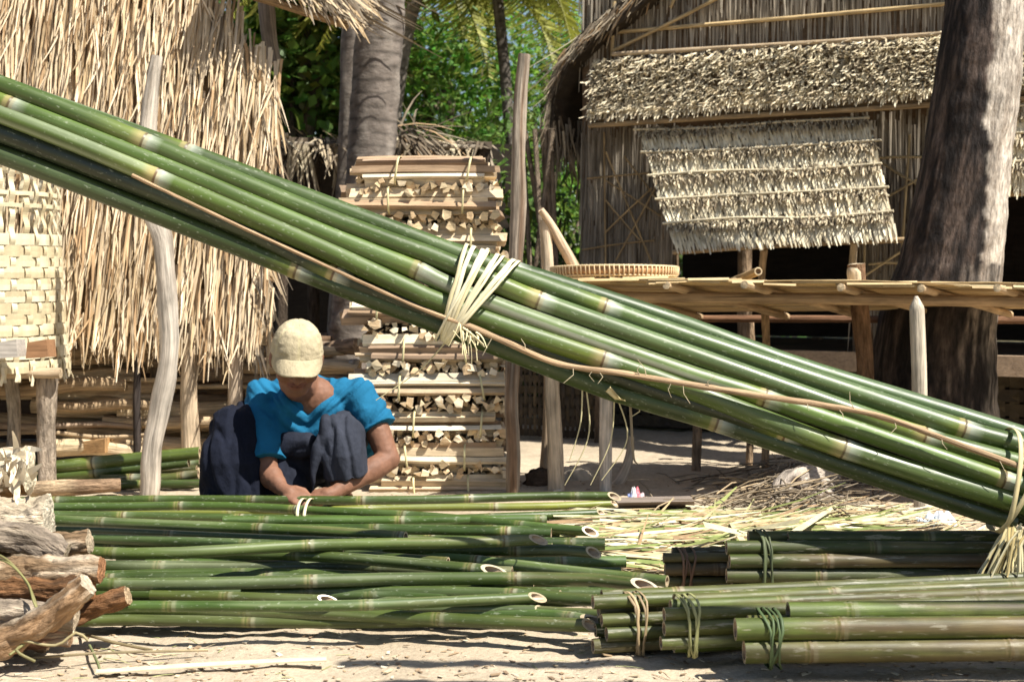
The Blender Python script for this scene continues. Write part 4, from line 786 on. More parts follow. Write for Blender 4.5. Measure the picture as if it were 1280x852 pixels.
# ------------------------------------------------------------------ drying platform
pf = empty('bamboo_platform', P(1000, 640, 5.2), 'raised drying platform of split bamboo slats on pole legs', 'platform'); pf.location.z = 0
N0, N1, F0, F1 = P(690, 349, 5.2), P(1400, 357, 5.0), P(852, 390, 6.1), P(1480, 384, 5.75)
mb = MB()
for k in range(64):
    t = k / 63; a = N0.lerp(F0, t); b = N1.lerp(F1, t); x = -.02 * RND.random(); cnt = 5; 
    for lay in range(2):
        pts = [a.lerp(b, min(1, max(0, (i / 9) * 1.0))) + V((0, 0, .005 * noise.noise(V((i * .9, k * .7, lay * 5))) + .004 * lay + (U(-.006, .002) if k < 4 else 0))) for i in range(10)]
        if lay and RND.random() < .5: continue
        ribbon(mb, pts, .017 * U(.7, 1.15), lambda i, p, t_: (F0 - N0), pick([(0.52, 0.37, 0.18), (0.44, 0.30, 0.14), (0.60, 0.45, 0.24), (0.36, 0.24, 0.11)]), th=.003)
for k in range(40):
    x = U(700, 1330); p = N0.lerp(N1, (x - 690) / 710) + V((0, -.006 + U(-.004, .02), U(-.012, .006))); ribbon(mb, [p, p + (N1 - N0) * U(.04, .12) + V((0, 0, U(-.008, .008)))], .009, lambda i, p, t_: V((0, .5, 1)), pick([(0.62, 0.48, 0.26), (0.5, 0.36, 0.18)]), th=.003)
mb.build('slats', M['cut'], pf, smooth=False)
dn = V((0, 0, -.03))
for x0, x1, yy0, yy1, Y0, Y1, r, c, cc in [(745, 1420, 371, 379, 5.32, 5.1, .021, (0.34, 0.23, 0.13), (.5, .38, .22)), (820, 1460, 398, 402, 6.15, 5.95, .016, (0.17, 0.09, 0.05), None)]:
    mb = MB(); tube(mb, [P(x0, yy0, Y0), P((x0 + x1) / 2, (yy0 + yy1) / 2 - 1, (Y0 + Y1) / 2), P(x1, yy1, Y1)], r, 12, c, capcol=cc or c, wob=.12, step=.06); mb.build('beam', M['pole'], pf)
for t in (.03, .21, .36, .52, .66, .80, .93):
    a = N0.lerp(N1, t); b = F0.lerp(F1, t); d = (a - b).normalized(); mb = MB(); tube(mb, [b + dn * .6 - d * .05, a + dn * .6 + d * (.06 if t in (.36, .80) else .01)], .015, 10, (0.44, 0.31, 0.18), capcol=(0.62, 0.48, 0.3), wob=.1, step=.06); mb.build('joist', M['pole'], pf)
L = [P(1152, 644, 5.06), P(1151, 560, 5.06), P(1149, 470, 5.06), P(1146, 384, 5.06), P(1145, 370, 5.06)]; L[0].z = -.03; mb = MB(); tube(mb, L, [.027, .027, .027, .026, .006], 16, (0.47, 0.41, 0.32), wob=.04, step=.012); mb.build('leg', M['pole'], pf)
for x0, y0, x1, y1, Y, r, c in [(1088, 560, 1070, 330, 5.75, .034, (0.20, 0.12, 0.07)), (956, 600, 955, 350, 6.0, .016, (0.40, 0.27, 0.15)), (936, 590, 938, 400, 6.3, .016, (0.3, 0.21, 0.13)), (1340, 610, 1338, 384, 5.5, .03, (0.4, 0.32, 0.22)), (870, 590, 868, 396, 6.1, .02, (0.25, 0.18, 0.12))]:
    a, b = P(x0, y0, Y), P(x1, y1, Y); a.z = -.03; mb = MB(); tube(mb, [a, a.lerp(b, .5) + V((.01, 0, 0)), b], r, 14, c, capcol=(.6, .48, .32), wob=.14, step=.04); mb.build('leg', M['bark'], pf)
mb = MB(); tube(mb, [P(1070, 350, 5.75), P(1069, 338, 5.75), P(1070, 330, 5.75)], [.033, .034, .02], 14, (0.60, 0.48, 0.32), wob=.1, step=.01); mb.build('peeled_top', M['pole'], pf)
# tray and bits on the platform
tr = empty('winnowing_tray', P(768, 350, 5.42), 'round shallow woven winnowing tray lying on the left end of the platform', 'tray')
tc = P(768, 347, 5.46); Rt = 79 * 5.46 / F; tl = (N0 - F0).normalized(); tilt = Matrix.Rotation(math.radians(-2.0), 4, 'X')
def TT(a, r, z): return tc + tilt @ V((r * math.cos(a), r * math.sin(a), z))
mb = MB(); n_ = 96; vs = []; fs = []; cs = []
for i in range(n_):
    a = 2 * math.pi * i / n_
    for r, z in ((Rt * .95, 0), (Rt * 1.0, .014), (Rt * 1.005, .036), (Rt * .975, .037), (Rt * .96, .012), (Rt * .93, .008)): vs.append(TT(a, r, z)); cs.append((0.40, 0.22, 0.10))
for i in range(n_):
    k = (i + 1) % n_
    for q in range(5): fs.append((6 * i + q, 6 * k + q, 6 * k + q + 1, 6 * i + q + 1))
    fs.append((6 * i + 5, 6 * k + 5, 6 * k, 6 * i))
mb.add(vs, fs, cs); mb.build('rim', M['cut'], tr)
mb = MB()
for i in range(84):
    a = 2 * math.pi * (i + U(-.1, .1)) / 84; tube(mb, [TT(a, Rt * .955, -.003), TT(a, Rt * 1.008, .012), TT(a, Rt * 1.013, .037), TT(a, Rt * .97, .041)], .0032, 5, (0.62, 0.46, 0.26))
for z, r in ((.038, 1.008), (.003, .975)): tube(mb, [TT(2 * math.pi * i / 72, Rt * r, z) for i in range(73)], .004, 6, (0.66, 0.50, 0.29), cap=(False, False))
mb.build('lashing', M['cut'], tr)
mb = MB(); vs = [TT(0, 0, .006)] + [TT(2 * math.pi * i / 48, Rt * .94, .009) for i in range(48)]; vs += [v - V((0, 0, .006)) for v in vs]; mb.add(vs, [(0, 1 + i, 1 + (i + 1) % 48) for i in range(48)] + [(49, 50 + (i + 1) % 48, 50 + i) for i in range(48)], (0.55, 0.4, 0.22)); mb.build('woven_base', M['cut'], tr)
for pts, r, lab, dr in [([(900, 358, 5.7), (948, 339, 5.25)], .0155, 'hollow tan bamboo tube with its round cut end up, on the platform', 0), ([(940, 362, 5.4), (918, 350, 5.15)], .010, 'thin cane end poking forward past the platform edge', 0)]:
    mb = MB(); L = [P(*q) for q in pts]; culm(mb, L, r, first=.2, gap=.5, pl=dict(GREEN, base=(0.40, 0.27, 0.14), yel=(0.5, 0.37, 0.2), wax=(.5, .4, .25)), n=16, seed=2); tag(mb.build('bamboo_tube', M['pole'], origin=L[0]), lab, 'bamboo tube')

# ------------------------------------------------------------------ trunks
bt = empty('burnt_tree', P(1168, 592, 6.0), 'thick leaning trunk with charred black bark and a pale bare streak, behind the platform', 'tree'); bt.location.z = 0
tp = [(1172, 592, 100), (1169, 556, 86), (1167, 520, 77), (1168, 440, 73), (1172, 400, 71), (1184, 350, 65), (1196, 280, 58), (1208, 200, 54), (1222, 100, 52), (1233, 0, 49), (1244, -110, 46), (1256, -300, 42), (1266, -700, 36)]
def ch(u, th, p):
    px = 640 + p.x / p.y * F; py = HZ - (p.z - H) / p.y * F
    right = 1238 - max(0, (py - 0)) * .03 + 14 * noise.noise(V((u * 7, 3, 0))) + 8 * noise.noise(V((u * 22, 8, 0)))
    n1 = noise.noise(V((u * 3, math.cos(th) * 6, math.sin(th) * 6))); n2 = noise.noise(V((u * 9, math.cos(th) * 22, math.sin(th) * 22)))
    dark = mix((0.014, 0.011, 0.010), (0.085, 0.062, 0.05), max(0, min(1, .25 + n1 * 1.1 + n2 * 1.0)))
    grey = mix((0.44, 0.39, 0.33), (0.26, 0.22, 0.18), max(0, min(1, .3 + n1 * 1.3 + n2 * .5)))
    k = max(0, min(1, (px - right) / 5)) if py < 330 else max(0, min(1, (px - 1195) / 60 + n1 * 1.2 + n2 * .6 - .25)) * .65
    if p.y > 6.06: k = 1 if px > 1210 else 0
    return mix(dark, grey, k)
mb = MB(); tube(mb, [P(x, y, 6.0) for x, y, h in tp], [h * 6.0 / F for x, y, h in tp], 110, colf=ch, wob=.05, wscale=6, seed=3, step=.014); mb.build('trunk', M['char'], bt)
mb = MB()
for k in range(12):
    a = -2.6 + k * .45; b0 = P(1168, 560, 6.0) + V((.25 * math.cos(a), .25 * math.sin(a), 0)); b0.z = .12; tube(mb, [b0, b0 + V((.1 * math.cos(a), .1 * math.sin(a), -.07)), b0 + V((.3 * math.cos(a), .3 * math.sin(a), -.15))], [.05, .035, .015], 10, (0.12, 0.09, 0.07), wob=.3, step=.03)
mb.build('roots', M['bark'], bt)

def leafcol(base): k = U(1.1, 2.9); y = U(0, .6) ** 1.3; return mix(tuple(x * k for x in base), (0.20, 0.22, 0.03), y)
def frond(mb, root, d, L, droop, leaf_l, n, base, wid=.022):
    d = V(d).normalized(); pts = []; p = V(root)
    for i in range(13):
        pts.append(p.copy()); p = p + d * (L / 12); d = (d + V((0, 0, -droop / 12))).normalized()
    tube(mb, pts, [.016 * (1 - .85 * i / 12) for i in range(13)], 5, tuple(min(1, x * 1.6 + .05) for x in base))
    fr = frames(pts)
    for k in range(n):
        t = .12 + .88 * k / n; i = min(11, int(t * 12)); q = pts[i].lerp(pts[i + 1], t * 12 - i); tg, a, b = fr[i]; ll = leaf_l * (math.sin(min(1, t * 1.15 + .12) * math.pi) * .75 + .3)
        for s in (-1, 1):
            dd = b * s + tg * U(.35, .6) + V((0, 0, -U(.15, .7))); blade(mb, q, dd, ll * U(.8, 1.1), wid, tg.cross(dd).cross(dd).normalized() * -1 if tg.cross(dd).length > .1 else V((0, -1, 0)), leafcol(base), bend=-.25, tip=.1)
def palm(pts, Y, hw, label, ntop, base, up=True, Lf=1.7, col=(0.16, 0.135, 0.115)):
    e = empty('palm_tree', P(pts[0][0], pts[0][1], Y), label, 'palm tree'); e.location.z = 0
    L = [P(x, y, Y) for x, y in pts]; L[0].z = -.05; mb = MB(); sd = U(0, 9)
    def cf(u, th, p): r = (u * 15 + .25 * noise.noise(V((u * 3, th, sd)))) % 1; n1 = noise.noise(V((u * 3, math.cos(th) * 2, math.sin(th) * 2 + sd))); return mix(tuple(x * (.55 if r < .16 else 1) for x in col), (0.30, 0.265, 0.225), max(0, min(1, .1 + n1)))
    tube(mb, L, [h * Y / F for h in hw], 28, colf=cf, wob=.07, wscale=9, seed=sd, step=.013); mb.build('trunk', M['palmbark'], e)
    mb = MB()
    for k in range(ntop):
        a = 2 * math.pi * k / ntop + U(-.2, .2); frond(mb, L[-1], (math.cos(a), math.sin(a), U(.1, .9)), Lf * U(.8, 1.1), U(1.2, 2.3), .42, 46, base)
    mb.build('crown', M['leaf'], e, smooth=False)
palm([(432, 560), (438, 470), (447, 380), (460, 240), (466, 160), (473, 60), (477, -10), (489, -250), (495, -520)], 7.2, [40, 34, 31, 30, 30, 30, 30, 27, 25], 'stout grey palm trunk rising behind the firewood stack', 12, (0.06, 0.11, 0.02))
palm([(420, 545), (428, 380), (437, 200), (440, 60), (442, -30), (446, -600)], 7.9, [20, 17, 15, 14, 14, 13], 'thin dark palm trunk close behind the stout grey palm', 10, (0.05, 0.1, 0.02), col=(0.12, 0.1, 0.085))
palm([(650, 470), (648, 300), (636, 150), (622, 0), (612, -30)], 10.4, [9, 8, 7, 7, 7], 'leaning palm in the greenery with drooping yellow-green fronds', 18, (0.17, 0.17, 0.03), Lf=2.0, col=(0.1, 0.085, 0.07))
palm([(478, 470), (488, 200), (505, 60), (530, -40)], 10.0, [10, 10, 9, 9], 'palm hidden mostly behind the stout grey palm, its fronds hanging above the firewood stack', 16, (0.17, 0.17, 0.035), Lf=1.7, col=(0.2, 0.17, 0.14))

def tree(px, Y, blobs, n, base, size, label, trunk=.09, narrow=.5):
    x = (px - 640) * Y / F; e = empty('broadleaf_tree', (x, Y, 0), label, 'tree'); mb = MB(); bl = [(P(bx, by, Y + dy), r) for bx, by, dy, r in blobs]
    top = max(b.z for b, r in bl); tube(mb, [V((x, Y, -.1)), V((x + U(-.1, .1), Y, top * .4)), V((x + U(-.2, .2), Y, top * .8))], [trunk, trunk * .8, trunk * .4], 10, (0.14, 0.11, 0.08), wob=.15, step=.15)
    for b, r in bl: s = V((x, Y, max(.3, b.z - U(.6, 1.6)))); tube(mb, [s, s.lerp(b, .5) + V((U(-.1, .1), U(-.1, .1), .1)), b], [trunk * .45, trunk * .3, trunk * .12], 7, (0.14, 0.11, 0.08), step=.2)
    mb.build('trunk', M['bark'], e); mb = MB(); tot = sum(r * r for b, r in bl)
    for b, r in bl:
        for c in range(max(3, int(n * r * r / tot / 16))):
            dv = V((RND.gauss(0, 1), RND.gauss(0, 1), RND.gauss(0, .8))).normalized() * r * U(.25, 1.08) ; cc = b + dv; tw = V((RND.gauss(0, 1), RND.gauss(0, 1), RND.gauss(-.25, .6))).normalized(); cb = leafcol(base)
            for k in range(16):
                p = cc + tw * (k / 16 - .5) * size * 6 + V((RND.gauss(0, 1), RND.gauss(0, 1), RND.gauss(0, 1))) * size * .75; d = V((RND.gauss(0, 1), RND.gauss(0, 1), RND.gauss(-.4, .7)))
                nr = V((RND.gauss(0, .6), RND.gauss(0, .6), 1)); nr = (nr - d.normalized() * nr.dot(d.normalized())).normalized(); cl = tuple(q * U(.75, 1.3) for q in cb)
                l = size * U(.7, 1.4); dd = d.normalized(); sd = dd.cross(nr) * l * narrow * .5; mb.add([p, p + dd * l * .45 + sd, p + dd * l, p + dd * l * .45 - sd], [(0, 1, 2, 3)], cl)
    mb.build('crown', M['leaf'], e, smooth=False)
tree(385, 10.5, [(370, 60, 0, .65), (410, 20, .2, .6), (360, 130, .1, .55), (405, 120, .3, .55), (330, 30, .2, .6), (420, 190, .4, .6), (350, -60, 0, .8), (440, -90, 0, .8), (300, 90, .5, .7), (420, 80, 1.0, .9)], 9000, (0.045, 0.085, 0.018), .10, 'dark broad-leaved tree between the left hut and the palm', narrow=.7)
tree(540, 11.5, [(530, 120, 0, .65), (570, 180, -.2, .6), (520, 60, .4, .7), (600, 240, 0, .7), (540, 250, .1, .6), (630, 130, .6, .7), (580, 60, .8, .8), (510, 190, .3, .5), (560, 320, .3, .8)], 10000, (0.065, 0.14, 0.022), .075, 'bright green small-leaved tree behind the firewood stack')
tree(690, 12.5, [(690, 60, 0, .6), (720, 30, .2, .55), (670, 120, 0, .65), (690, 200, .2, .7), (655, 230, 0, .6), (740, 60, .8, .7), (720, 130, .6, .8), (680, 290, .3, .8), (640, 330, .3, .8), (740, 240, .8, .9), (705, -10, .4, .35)], 12000, (0.085, 0.17, 0.022), .065, 'feathery light green tree filling the gap beside the house roof', narrow=.35)
tree(620, 17.0, [(560, 150, 0, 1.3), (650, 180, 0, 1.3), (480, 60, 0, 1.2), (590, 40, .5, 1.1), (700, 250, 0, 1.4), (420, 180, 0, 1.4), (350, 60, 0, 1.4), (520, 300, 0, 1.5), (640, 330, 0, 1.5), (380, 320, 0, 1.5)], 7000, (0.05, 0.10, 0.02), .13, 'broad tree mass deep in the grove, seen between the palms', narrow=.6)
tree(900, 18.0, [(760, 250, 0, 1.3), (860, 150, 0, 1.5), (980, 220, 0, 1.6), (820, 330, 0, 1.4), (940, 340, 0, 1.5), (1100, 200, 0, 1.6), (1250, 200, 0, 1.6)], 7000, (0.05, 0.10, 0.02), .15, 'tall green tree standing behind the stilt house', narrow=.6)
tree(200, 17.0, [(230, 250, 0, 1.5), (120, 150, 0, 1.5), (20, 220, 0, 1.5), (280, 100, 0, 1.4), (150, 330, 0, 1.4)], 6000, (0.05, 0.10, 0.02), .15, 'tall green tree standing behind the left thatched hut', narrow=.6)
def bush(px, py, Y, r, n, base, size, label):
    b = P(px, py, Y); e = empty('shrub', (b.x, Y, 0), label, 'shrub', None); mb = MB()
    for k in range(9): a = U(0, 6.28); tube(mb, [V((b.x + .06 * math.cos(a), Y + .06 * math.sin(a), -.03)), V((b.x + r * .6 * math.cos(a), Y + r * .6 * math.sin(a), b.z + U(-.2, .3) * r))], [.014, .006], 6, (0.12, 0.09, 0.06))
    mb.build('stem', M['bark'], e); mb = MB()
    for k in range(n):
        dv = V((RND.gauss(0, 1), RND.gauss(0, 1), RND.gauss(0, 1))).normalized() * U(.3, 1.05); p = V((b.x + dv.x * r, Y + dv.y * r, max(.04, b.z + dv.z * max(b.z, r)))); d = V((RND.gauss(0, 1), RND.gauss(0, 1), RND.gauss(-.4, .7))).normalized(); blade(mb, p, d, size * U(.7, 1.4), size * .4, V((RND.gauss(0, .5), -.4, 1)).normalized(), leafcol(base), segs=2, bend=-.2, tip=.1)
    mb.build('leaves', M['leaf'], e, smooth=False)
bush(668, 420, 9.2, .55, 2200, (0.035, 0.07, 0.016), .09, 'dark shrub in the gap between firewood stack and stilt house')
bush(668, 290, 8.6, .35, 1000, (0.05, 0.10, 0.02), .07, 'small leafy shrub beside the tall brown pole')
bush(600, 400, 9.6, .6, 1800, (0.035, 0.07, 0.016), .10, 'dark shrub hidden mostly behind the firewood stack')
bush(720, 470, 9.8, .6, 1800, (0.03, 0.055, 0.016), .09, 'dark shrub at the shaded left corner of the stilt house')
bush(560, 300, 10.2, .8, 2000, (0.045, 0.09, 0.02), .10, 'shrub behind the low shed on its right')
bush(380, 330, 9.9, .7, 1500, (0.035, 0.07, 0.016), .10, 'shrub behind the low shed on its left')

# low shed far behind the firewood
sh = empty('low_shed', P(470, 540, 8.2), 'low dark shed with ragged grey palm thatch behind the stout palm', 'shed'); sh.location.z = 0
rf = [P(345, 180, 8.0), P(615, 186, 8.0), P(600, 196, 9.4), P(350, 190, 9.4)]
mb = MB(); slab(mb, *rf, (0, 0, .04), (0.14, 0.11, 0.08)); r_ = mb.build('roof', M['mat_'], sh, smooth=False)
mb = MB()
for k in range(300):
    t = U(0, 1); p = rf[0].lerp(rf[1], t) + V((0, U(-.05, .3), U(0, .05))); blade(mb, p, V((U(-.7, .7), -1, U(-1, .25))), U(.1, .32), U(.008, .02), V((0, -.4, 1)), pick(GREYS[2:] + BROWNS), bend=U(-.6, .1))
for x in (368, 378, 424, 430):
    for q in range(7): p = P(x + U(-6, 6), 180, 7.95); blade(mb, p, V((U(-.25, .25), U(-.1, .1), -1)), U(.15, .38), .016, V((0, -1, 0)), pick(GREYS), bend=U(-.2, .2))
for q in range(46): p = P(510 + U(-14, 14), 165 + U(-8, 10), 7.9); blade(mb, p, V((U(-.3, 1), U(-.3, .1), U(-.6, .25))), U(.2, .42), .014, V((0, -.6, .8)), pick(BROWNS + [(0.34, 0.23, 0.13)]), bend=U(-.7, 0))
mb.build('roof_thatch', M['straw'], r_, smooth=False)
mb = MB(); slab(mb, P(330, 560, 9.0), P(640, 560, 9.0), P(640, 180, 9.0), P(330, 180, 9.0), (0, .04, 0), (0.035, 0.027, 0.02)); mb.build('shade_back_wall', M['mat_'], sh, smooth=False)  # near-black wall colour carries the shed's inner shade
for x in (352, 392, 520, 606):
    mb = MB(); a, b = P(x, 560, 8.05), P(x, 178, 8.05); a.z = -.03; tube(mb, [a, b], .035, 10, (0.10, 0.075, 0.055), wob=.12, step=.1); mb.build('post', M['bark'], sh)
mb = MB(); tube(mb, [P(345, 180, 7.97), P(598, 184, 7.97)], .014, 8, (0.26, 0.22, 0.17), wob=.15, step=.1); mb.build('eave_pole', M['pole'], sh)

# ------------------------------------------------------------------ litter and small things on the ground
LIT = [(0.44, 0.42, 0.20), (0.60, 0.54, 0.34), (0.26, 0.29, 0.10), (0.68, 0.60, 0.42), (0.18, 0.22, 0.07), (0.50, 0.38, 0.21), (0.3, 0.2, 0.11)]
mb = MB()
for k in range(900):
    px = RND.triangular(690, 1130, 860); py = RND.triangular(632, 712, 655); g = G(px, py, U(.005, .05)); a = RND.gauss(0, .35) + (0 if RND.random() < .8 else U(-1.5, 1.5)); d = V((math.cos(a), math.sin(a) * .8, U(-.05, .10))); 
    blade(mb, g - d * .1, d, U(.10, .42), U(.006, .024), V((U(-.4, .4), -.3, 1)).normalized(), pick(LIT, .3), bend=RND.choice([U(-.12, .05), U(-.12, .05), U(-.5, .3)]), tip=.15)
for k in range(260):
    px = U(960, 1290); py = U(628, 680); g = G(px, py, U(.003, .03)); a = RND.gauss(.2, .6); d = V((math.cos(a), math.sin(a), U(0, .12))); blade(mb, g, d, U(.06, .30), U(.004, .010), V((0, -.3, 1)), pick(LIT[1:2] + LIT[3:4] + LIT[5:]), bend=U(-.2, .05), tip=.3)
for (x0, y0, x1, y1) in [(880, 615, 990, 680), (1000, 610, 900, 670), (975, 636, 1060, 622), (945, 660, 905, 640)]:
    a, b = G(x0, y0 + 40, .12), G(x1, y1, .02); blade(mb, a, b - a, (b - a).length, .022, V((0, -.7, .7)), LIT[1], tip=.3)
tag(mb.build('leaf_litter', M['straw'], smooth=False), 'heap of pale green and straw-coloured palm leaf strips on the ground', 'leaf litter', None, 'stuff')
mb = MB()
for k in range(2600):
    py = 600 + 255 * RND.random() ** 1.1; px = U(-40, 1320)
    if 625 < py < 780 and px < 730 and RND.random() < .8: continue
    g = G(px, py, 0); g.z = ground_h(g.x, g.y) + .002; s = U(.002, .009) * (1.8 if RND.random() < .06 else 1); a = U(0, 6.28); d = V((math.cos(a), math.sin(a), U(-.15, .3))).normalized(); sd = V((-math.sin(a), math.cos(a), U(-.2, .2))) * s * U(.3, .7); h = V((0, 0, s * .2)); c = pick([(0.55, 0.45, 0.30), (0.30, 0.21, 0.13), (0.62, 0.54, 0.40), (0.20, 0.14, 0.09), (0.42, 0.30, 0.18)])
    q = [g - d * s - sd, g + d * s - sd * .6, g + d * s * .8 + sd, g - d * s * .7 + sd * .8]; box(mb, q + [x + h for x in q], c)
for k in range(420):
    px, py = U(430, 760), U(662, 700); g = G(px, py, U(.002, .03)); a = U(0, 6.28); blade(mb, g, V((math.cos(a), math.sin(a) * .6, U(-.1, .2))), U(.03, .16), U(.004, .012), V((0, -.2, 1)), pick([(0.55, 0.42, 0.26), (0.68, 0.58, 0.4), (0.36, 0.22, 0.12)]), bend=-.2)
for k in range(420):
    py = 785 + 66 * RND.random() if k % 2 else U(600, 700); px = U(-20, 1300); g = G(px, py, 0); g.z = ground_h(g.x, g.y) + .002; a = RND.gauss(0, .7); blade(mb, g, V((math.cos(a), math.sin(a), U(-.05, .12))), U(.015, .09), U(.0015, .005), V((0, -.2, 1)), pick([(0.5, 0.4, 0.25), (0.62, 0.53, 0.36), (0.28, 0.19, 0.11), (0.33, 0.33, 0.15)]), bend=-.15)
tag(mb.build('wood_chips', M['split'], smooth=False), 'scattered wood chips, bark crumbs and shavings on the sandy ground', 'wood chips', None, 'stuff')
mb = MB()
for k in range(330):
    px = RND.gauss(985, 55); py = U(596, 652); g = G(px, py, 0) ; g.z = U(.01, .10) * max(.2, 1 - abs(px - 985) / 120); a = RND.gauss(.5, .7); d = V((math.cos(a), math.sin(a), U(-.2, .4))); tube(mb, [g - d * .1, g + V((0, 0, U(0, .02))), g + d * U(.06, .2)], [.003, .003, .0015], 5, pick(BROWNS + [(0.42, 0.32, 0.2)]))
tag(mb.build('twig_litter', M['pole']), 'tangle of dry twigs around the grey driftwood stump', 'twigs', None, 'stuff')
ds = empty('driftwood_stump', G(1010, 642, 0), 'grey weathered driftwood stump with its dark hole put in by colour, beyond the leaf strips', 'stump')
mb = MB(); tube(mb, [P(1052, 612, 5.5), P(1020, 600, 5.35), P(985, 606, 5.25), P(970, 634, 5.15)], [.03, .055, .05, .035], 22, (0.40, 0.34, 0.28), wob=.4, wscale=7, seed=9, step=.012, colf=lambda u, th, p: mix((0.42, 0.36, 0.30), (0.07, 0.05, 0.04), 1 if (p - P(998, 604, 5.2)).length < .030 else .3 * max(0, noise.noise(p * 20)))); mb.build('stump_body', M['bark'], ds)  # the hole's inner shade is a dark spot in the colour, not a recess
mb = MB(); tube(mb, [P(1062, 630, 5.4), P(1030, 622, 5.2), P(1000, 628, 5.1)], [.02, .035, .03], 16, (0.38, 0.32, 0.27), wob=.3, wscale=8, seed=2, step=.012); mb.build('root_arm', M['bark'], ds)
mb = MB(); tube(mb, [P(1022, 655, 5.0), P(1016, 640, 5.0), P(1012, 628, 5.05)], [.028, .024, .02], 14, (0.34, 0.28, 0.23), wob=.3, wscale=8, seed=5, step=.012); mb.build('root_arm', M['bark'], ds)
mb = MB(); slab(mb, G(772, 634, .0), G(868, 632, .0), G(868, 626, .03), G(772, 628, .03), (0, .12, .0), (0.22, 0.18, 0.15)); tag(mb.build('plank', M['split'], smooth=False), 'dark weathered plank lying beyond the leaf strips', 'plank')
def lump(name, px, py, Y, r, sq, col, label, cat, mat='stone', amp=.25, seed=0.0):
    c = P(px, py, Y); mb = MB(); vs = []; fs = []; n1, n2 = 28, 16
    for i in range(n2 + 1):
        for j in range(n1):
            th = math.pi * i / n2; ph = 2 * math.pi * j / n1; d = V((math.sin(th) * math.cos(ph), math.sin(th) * math.sin(ph), math.cos(th))); k = 1 + amp * noise.noise(d * 2.2 + V((seed, 0, 0))) + amp * .5 * noise.noise(d * 6 + V((seed, 3, 0))); vs.append(c + V((d.x * r * k, d.y * r * k, d.z * r * sq * k)))
    for i in range(n2):
        for j in range(n1): fs.append((i * n1 + j, (i + 1) * n1 + j, (i + 1) * n1 + (j + 1) % n1, i * n1 + (j + 1) % n1))
    mb.add(vs, fs, col); return tag(mb.build(name, M[mat], origin=V((c.x, c.y, 0))), label, cat)
lump('dark_clod', 674, 603, 5.75, .062, .9, (0.11, 0.075, 0.05), 'dark fibrous root clod at the foot of the peeled corner post', 'root clod', 'bark', .35, 3)
lump('sandstone_rock', 722, 600, 5.9, .075, .8, (0.52, 0.44, 0.33), 'pale sandy rock behind the peeled corner post', 'rock', 'stone', .2, 7)
# plastic bits
def wrap(name, px, py, Y, sx, sy, sz_, cols, label, cat):
    c = P(px, py, Y); mb = MB(); vs = []; cs = []; n = 12
    for i in range(n):
        for j in range(n):
            u, v = i / (n - 1) - .5, j / (n - 1) - .5; vs.append(c + V((u * sx, v * sy, sz_ * (.5 + noise.noise(V((u * 5, v * 5, px)))) * (1 - 2.4 * max(abs(u), abs(v)) ** 2)))); cs.append(cols[(i * len(cols)) // n])
    o = len(vs); vs += [v - V((0, 0, .002)) for v in vs]; cs += cs
    f = [(i * n + j, i * n + j + 1, (i + 1) * n + j + 1, (i + 1) * n + j) for i in range(n - 1) for j in range(n - 1)]; f += [tuple(o + k for k in q[::-1]) for q in f]
    mb.add(vs, f, cs); tag(mb.build(name, M['plastic'], origin=c), label, cat)
wrap('candy_wrapper', 795, 625, 5.25, .06, .05, .055, [(0.35, 0.42, 0.7), (0.75, 0.75, 0.75), (0.7, 0.18, 0.22), (0.75, 0.6, 0.6)], 'crumpled red and blue wrapper on the sand under the platform', 'wrapper')
wrap('plastic_bag', 1170, 655, 4.75, .12, .07, .06, [(0.70, 0.76, 0.82), (0.8, 0.82, 0.85)], 'crumpled pale clear plastic bag among the straw at the right', 'plastic bag')
mb = MB(); ribbon(mb, [G(120, 840, .004), G(240, 832, .006), G(330, 827, .004), G(408, 824, .004)], .022, lambda i, p, t: V((0, 1, .1)), (0.62, 0.53, 0.36), th=.003); tag(mb.build('bamboo_strip', M['strap'], smooth=False), 'flat pale split bamboo strip lying on the near sand', 'bamboo strip')
mb = MB()
ribbon(mb, [G(460, 668, .03), G(520, 664, .035), G(560, 668, .03), G(620, 672, .03)], .06, lambda i, p, t: V((0, 1, .35)), (0.72, 0.64, 0.46), th=.003); tag(mb.build('palm_sheath', M['strap'], smooth=False), 'broad pale leaf sheath lying in the gap between strapped poles and heap', 'leaf sheath')
mb = MB(); tube(mb, [G(100, 792, .0), G(120, 796, .03), G(145, 803, .01), G(190, 812, .0)], .0035, 6, (0.28, 0.22, 0.12), step=.015); tube(mb, [G(40, 822, .004), G(90, 818, .02), G(140, 815, .012), G(260, 812, .003)], .003, 6, (0.34, 0.27, 0.16), step=.015); tube(mb, [G(112, 806, .01), G(122, 828, .015), G(125, 838, .003)], .003, 6, (0.2, 0.22, 0.1), step=.015); tag(mb.build('dry_tendril', M['pole']), 'curling dry tendrils on the sand beside the log bundle', 'tendril')

# unseen pole rack added right of the camera to shade bands across the sand
rk = empty('shadow_pole_rack', V((2.9, 2.3, 0)), 'unseen rack of two long poles on posts, added right of the view for its shadow', 'rack')
for y, z, r in ((2.40, 1.88, .028), (2.24, 1.86, .030)):
    mb = MB(); culm(mb, [V((.70, y, z)), V((2.5, y + .01, z + .01)), V((5.2, y, z))], r, pl=pal(), gap=.45, seed=3); mb.build('culm', M['bamboo'], rk)
for x in (2.9, 4.6):
    mb = MB(); tube(mb, [V((x, 2.32, -.1)), V((x, 2.32, 1.84))], .04, 12, (0.4, 0.32, 0.24), wob=.1, step=.1); mb.build('post', M['pole'], rk)
    mb = MB(); tube(mb, [V((x, 2.08, 1.815)), V((x, 2.56, 1.83))], .022, 10, (0.4, 0.32, 0.24), wob=.1, step=.1); mb.build('crossbar', M['pole'], rk)

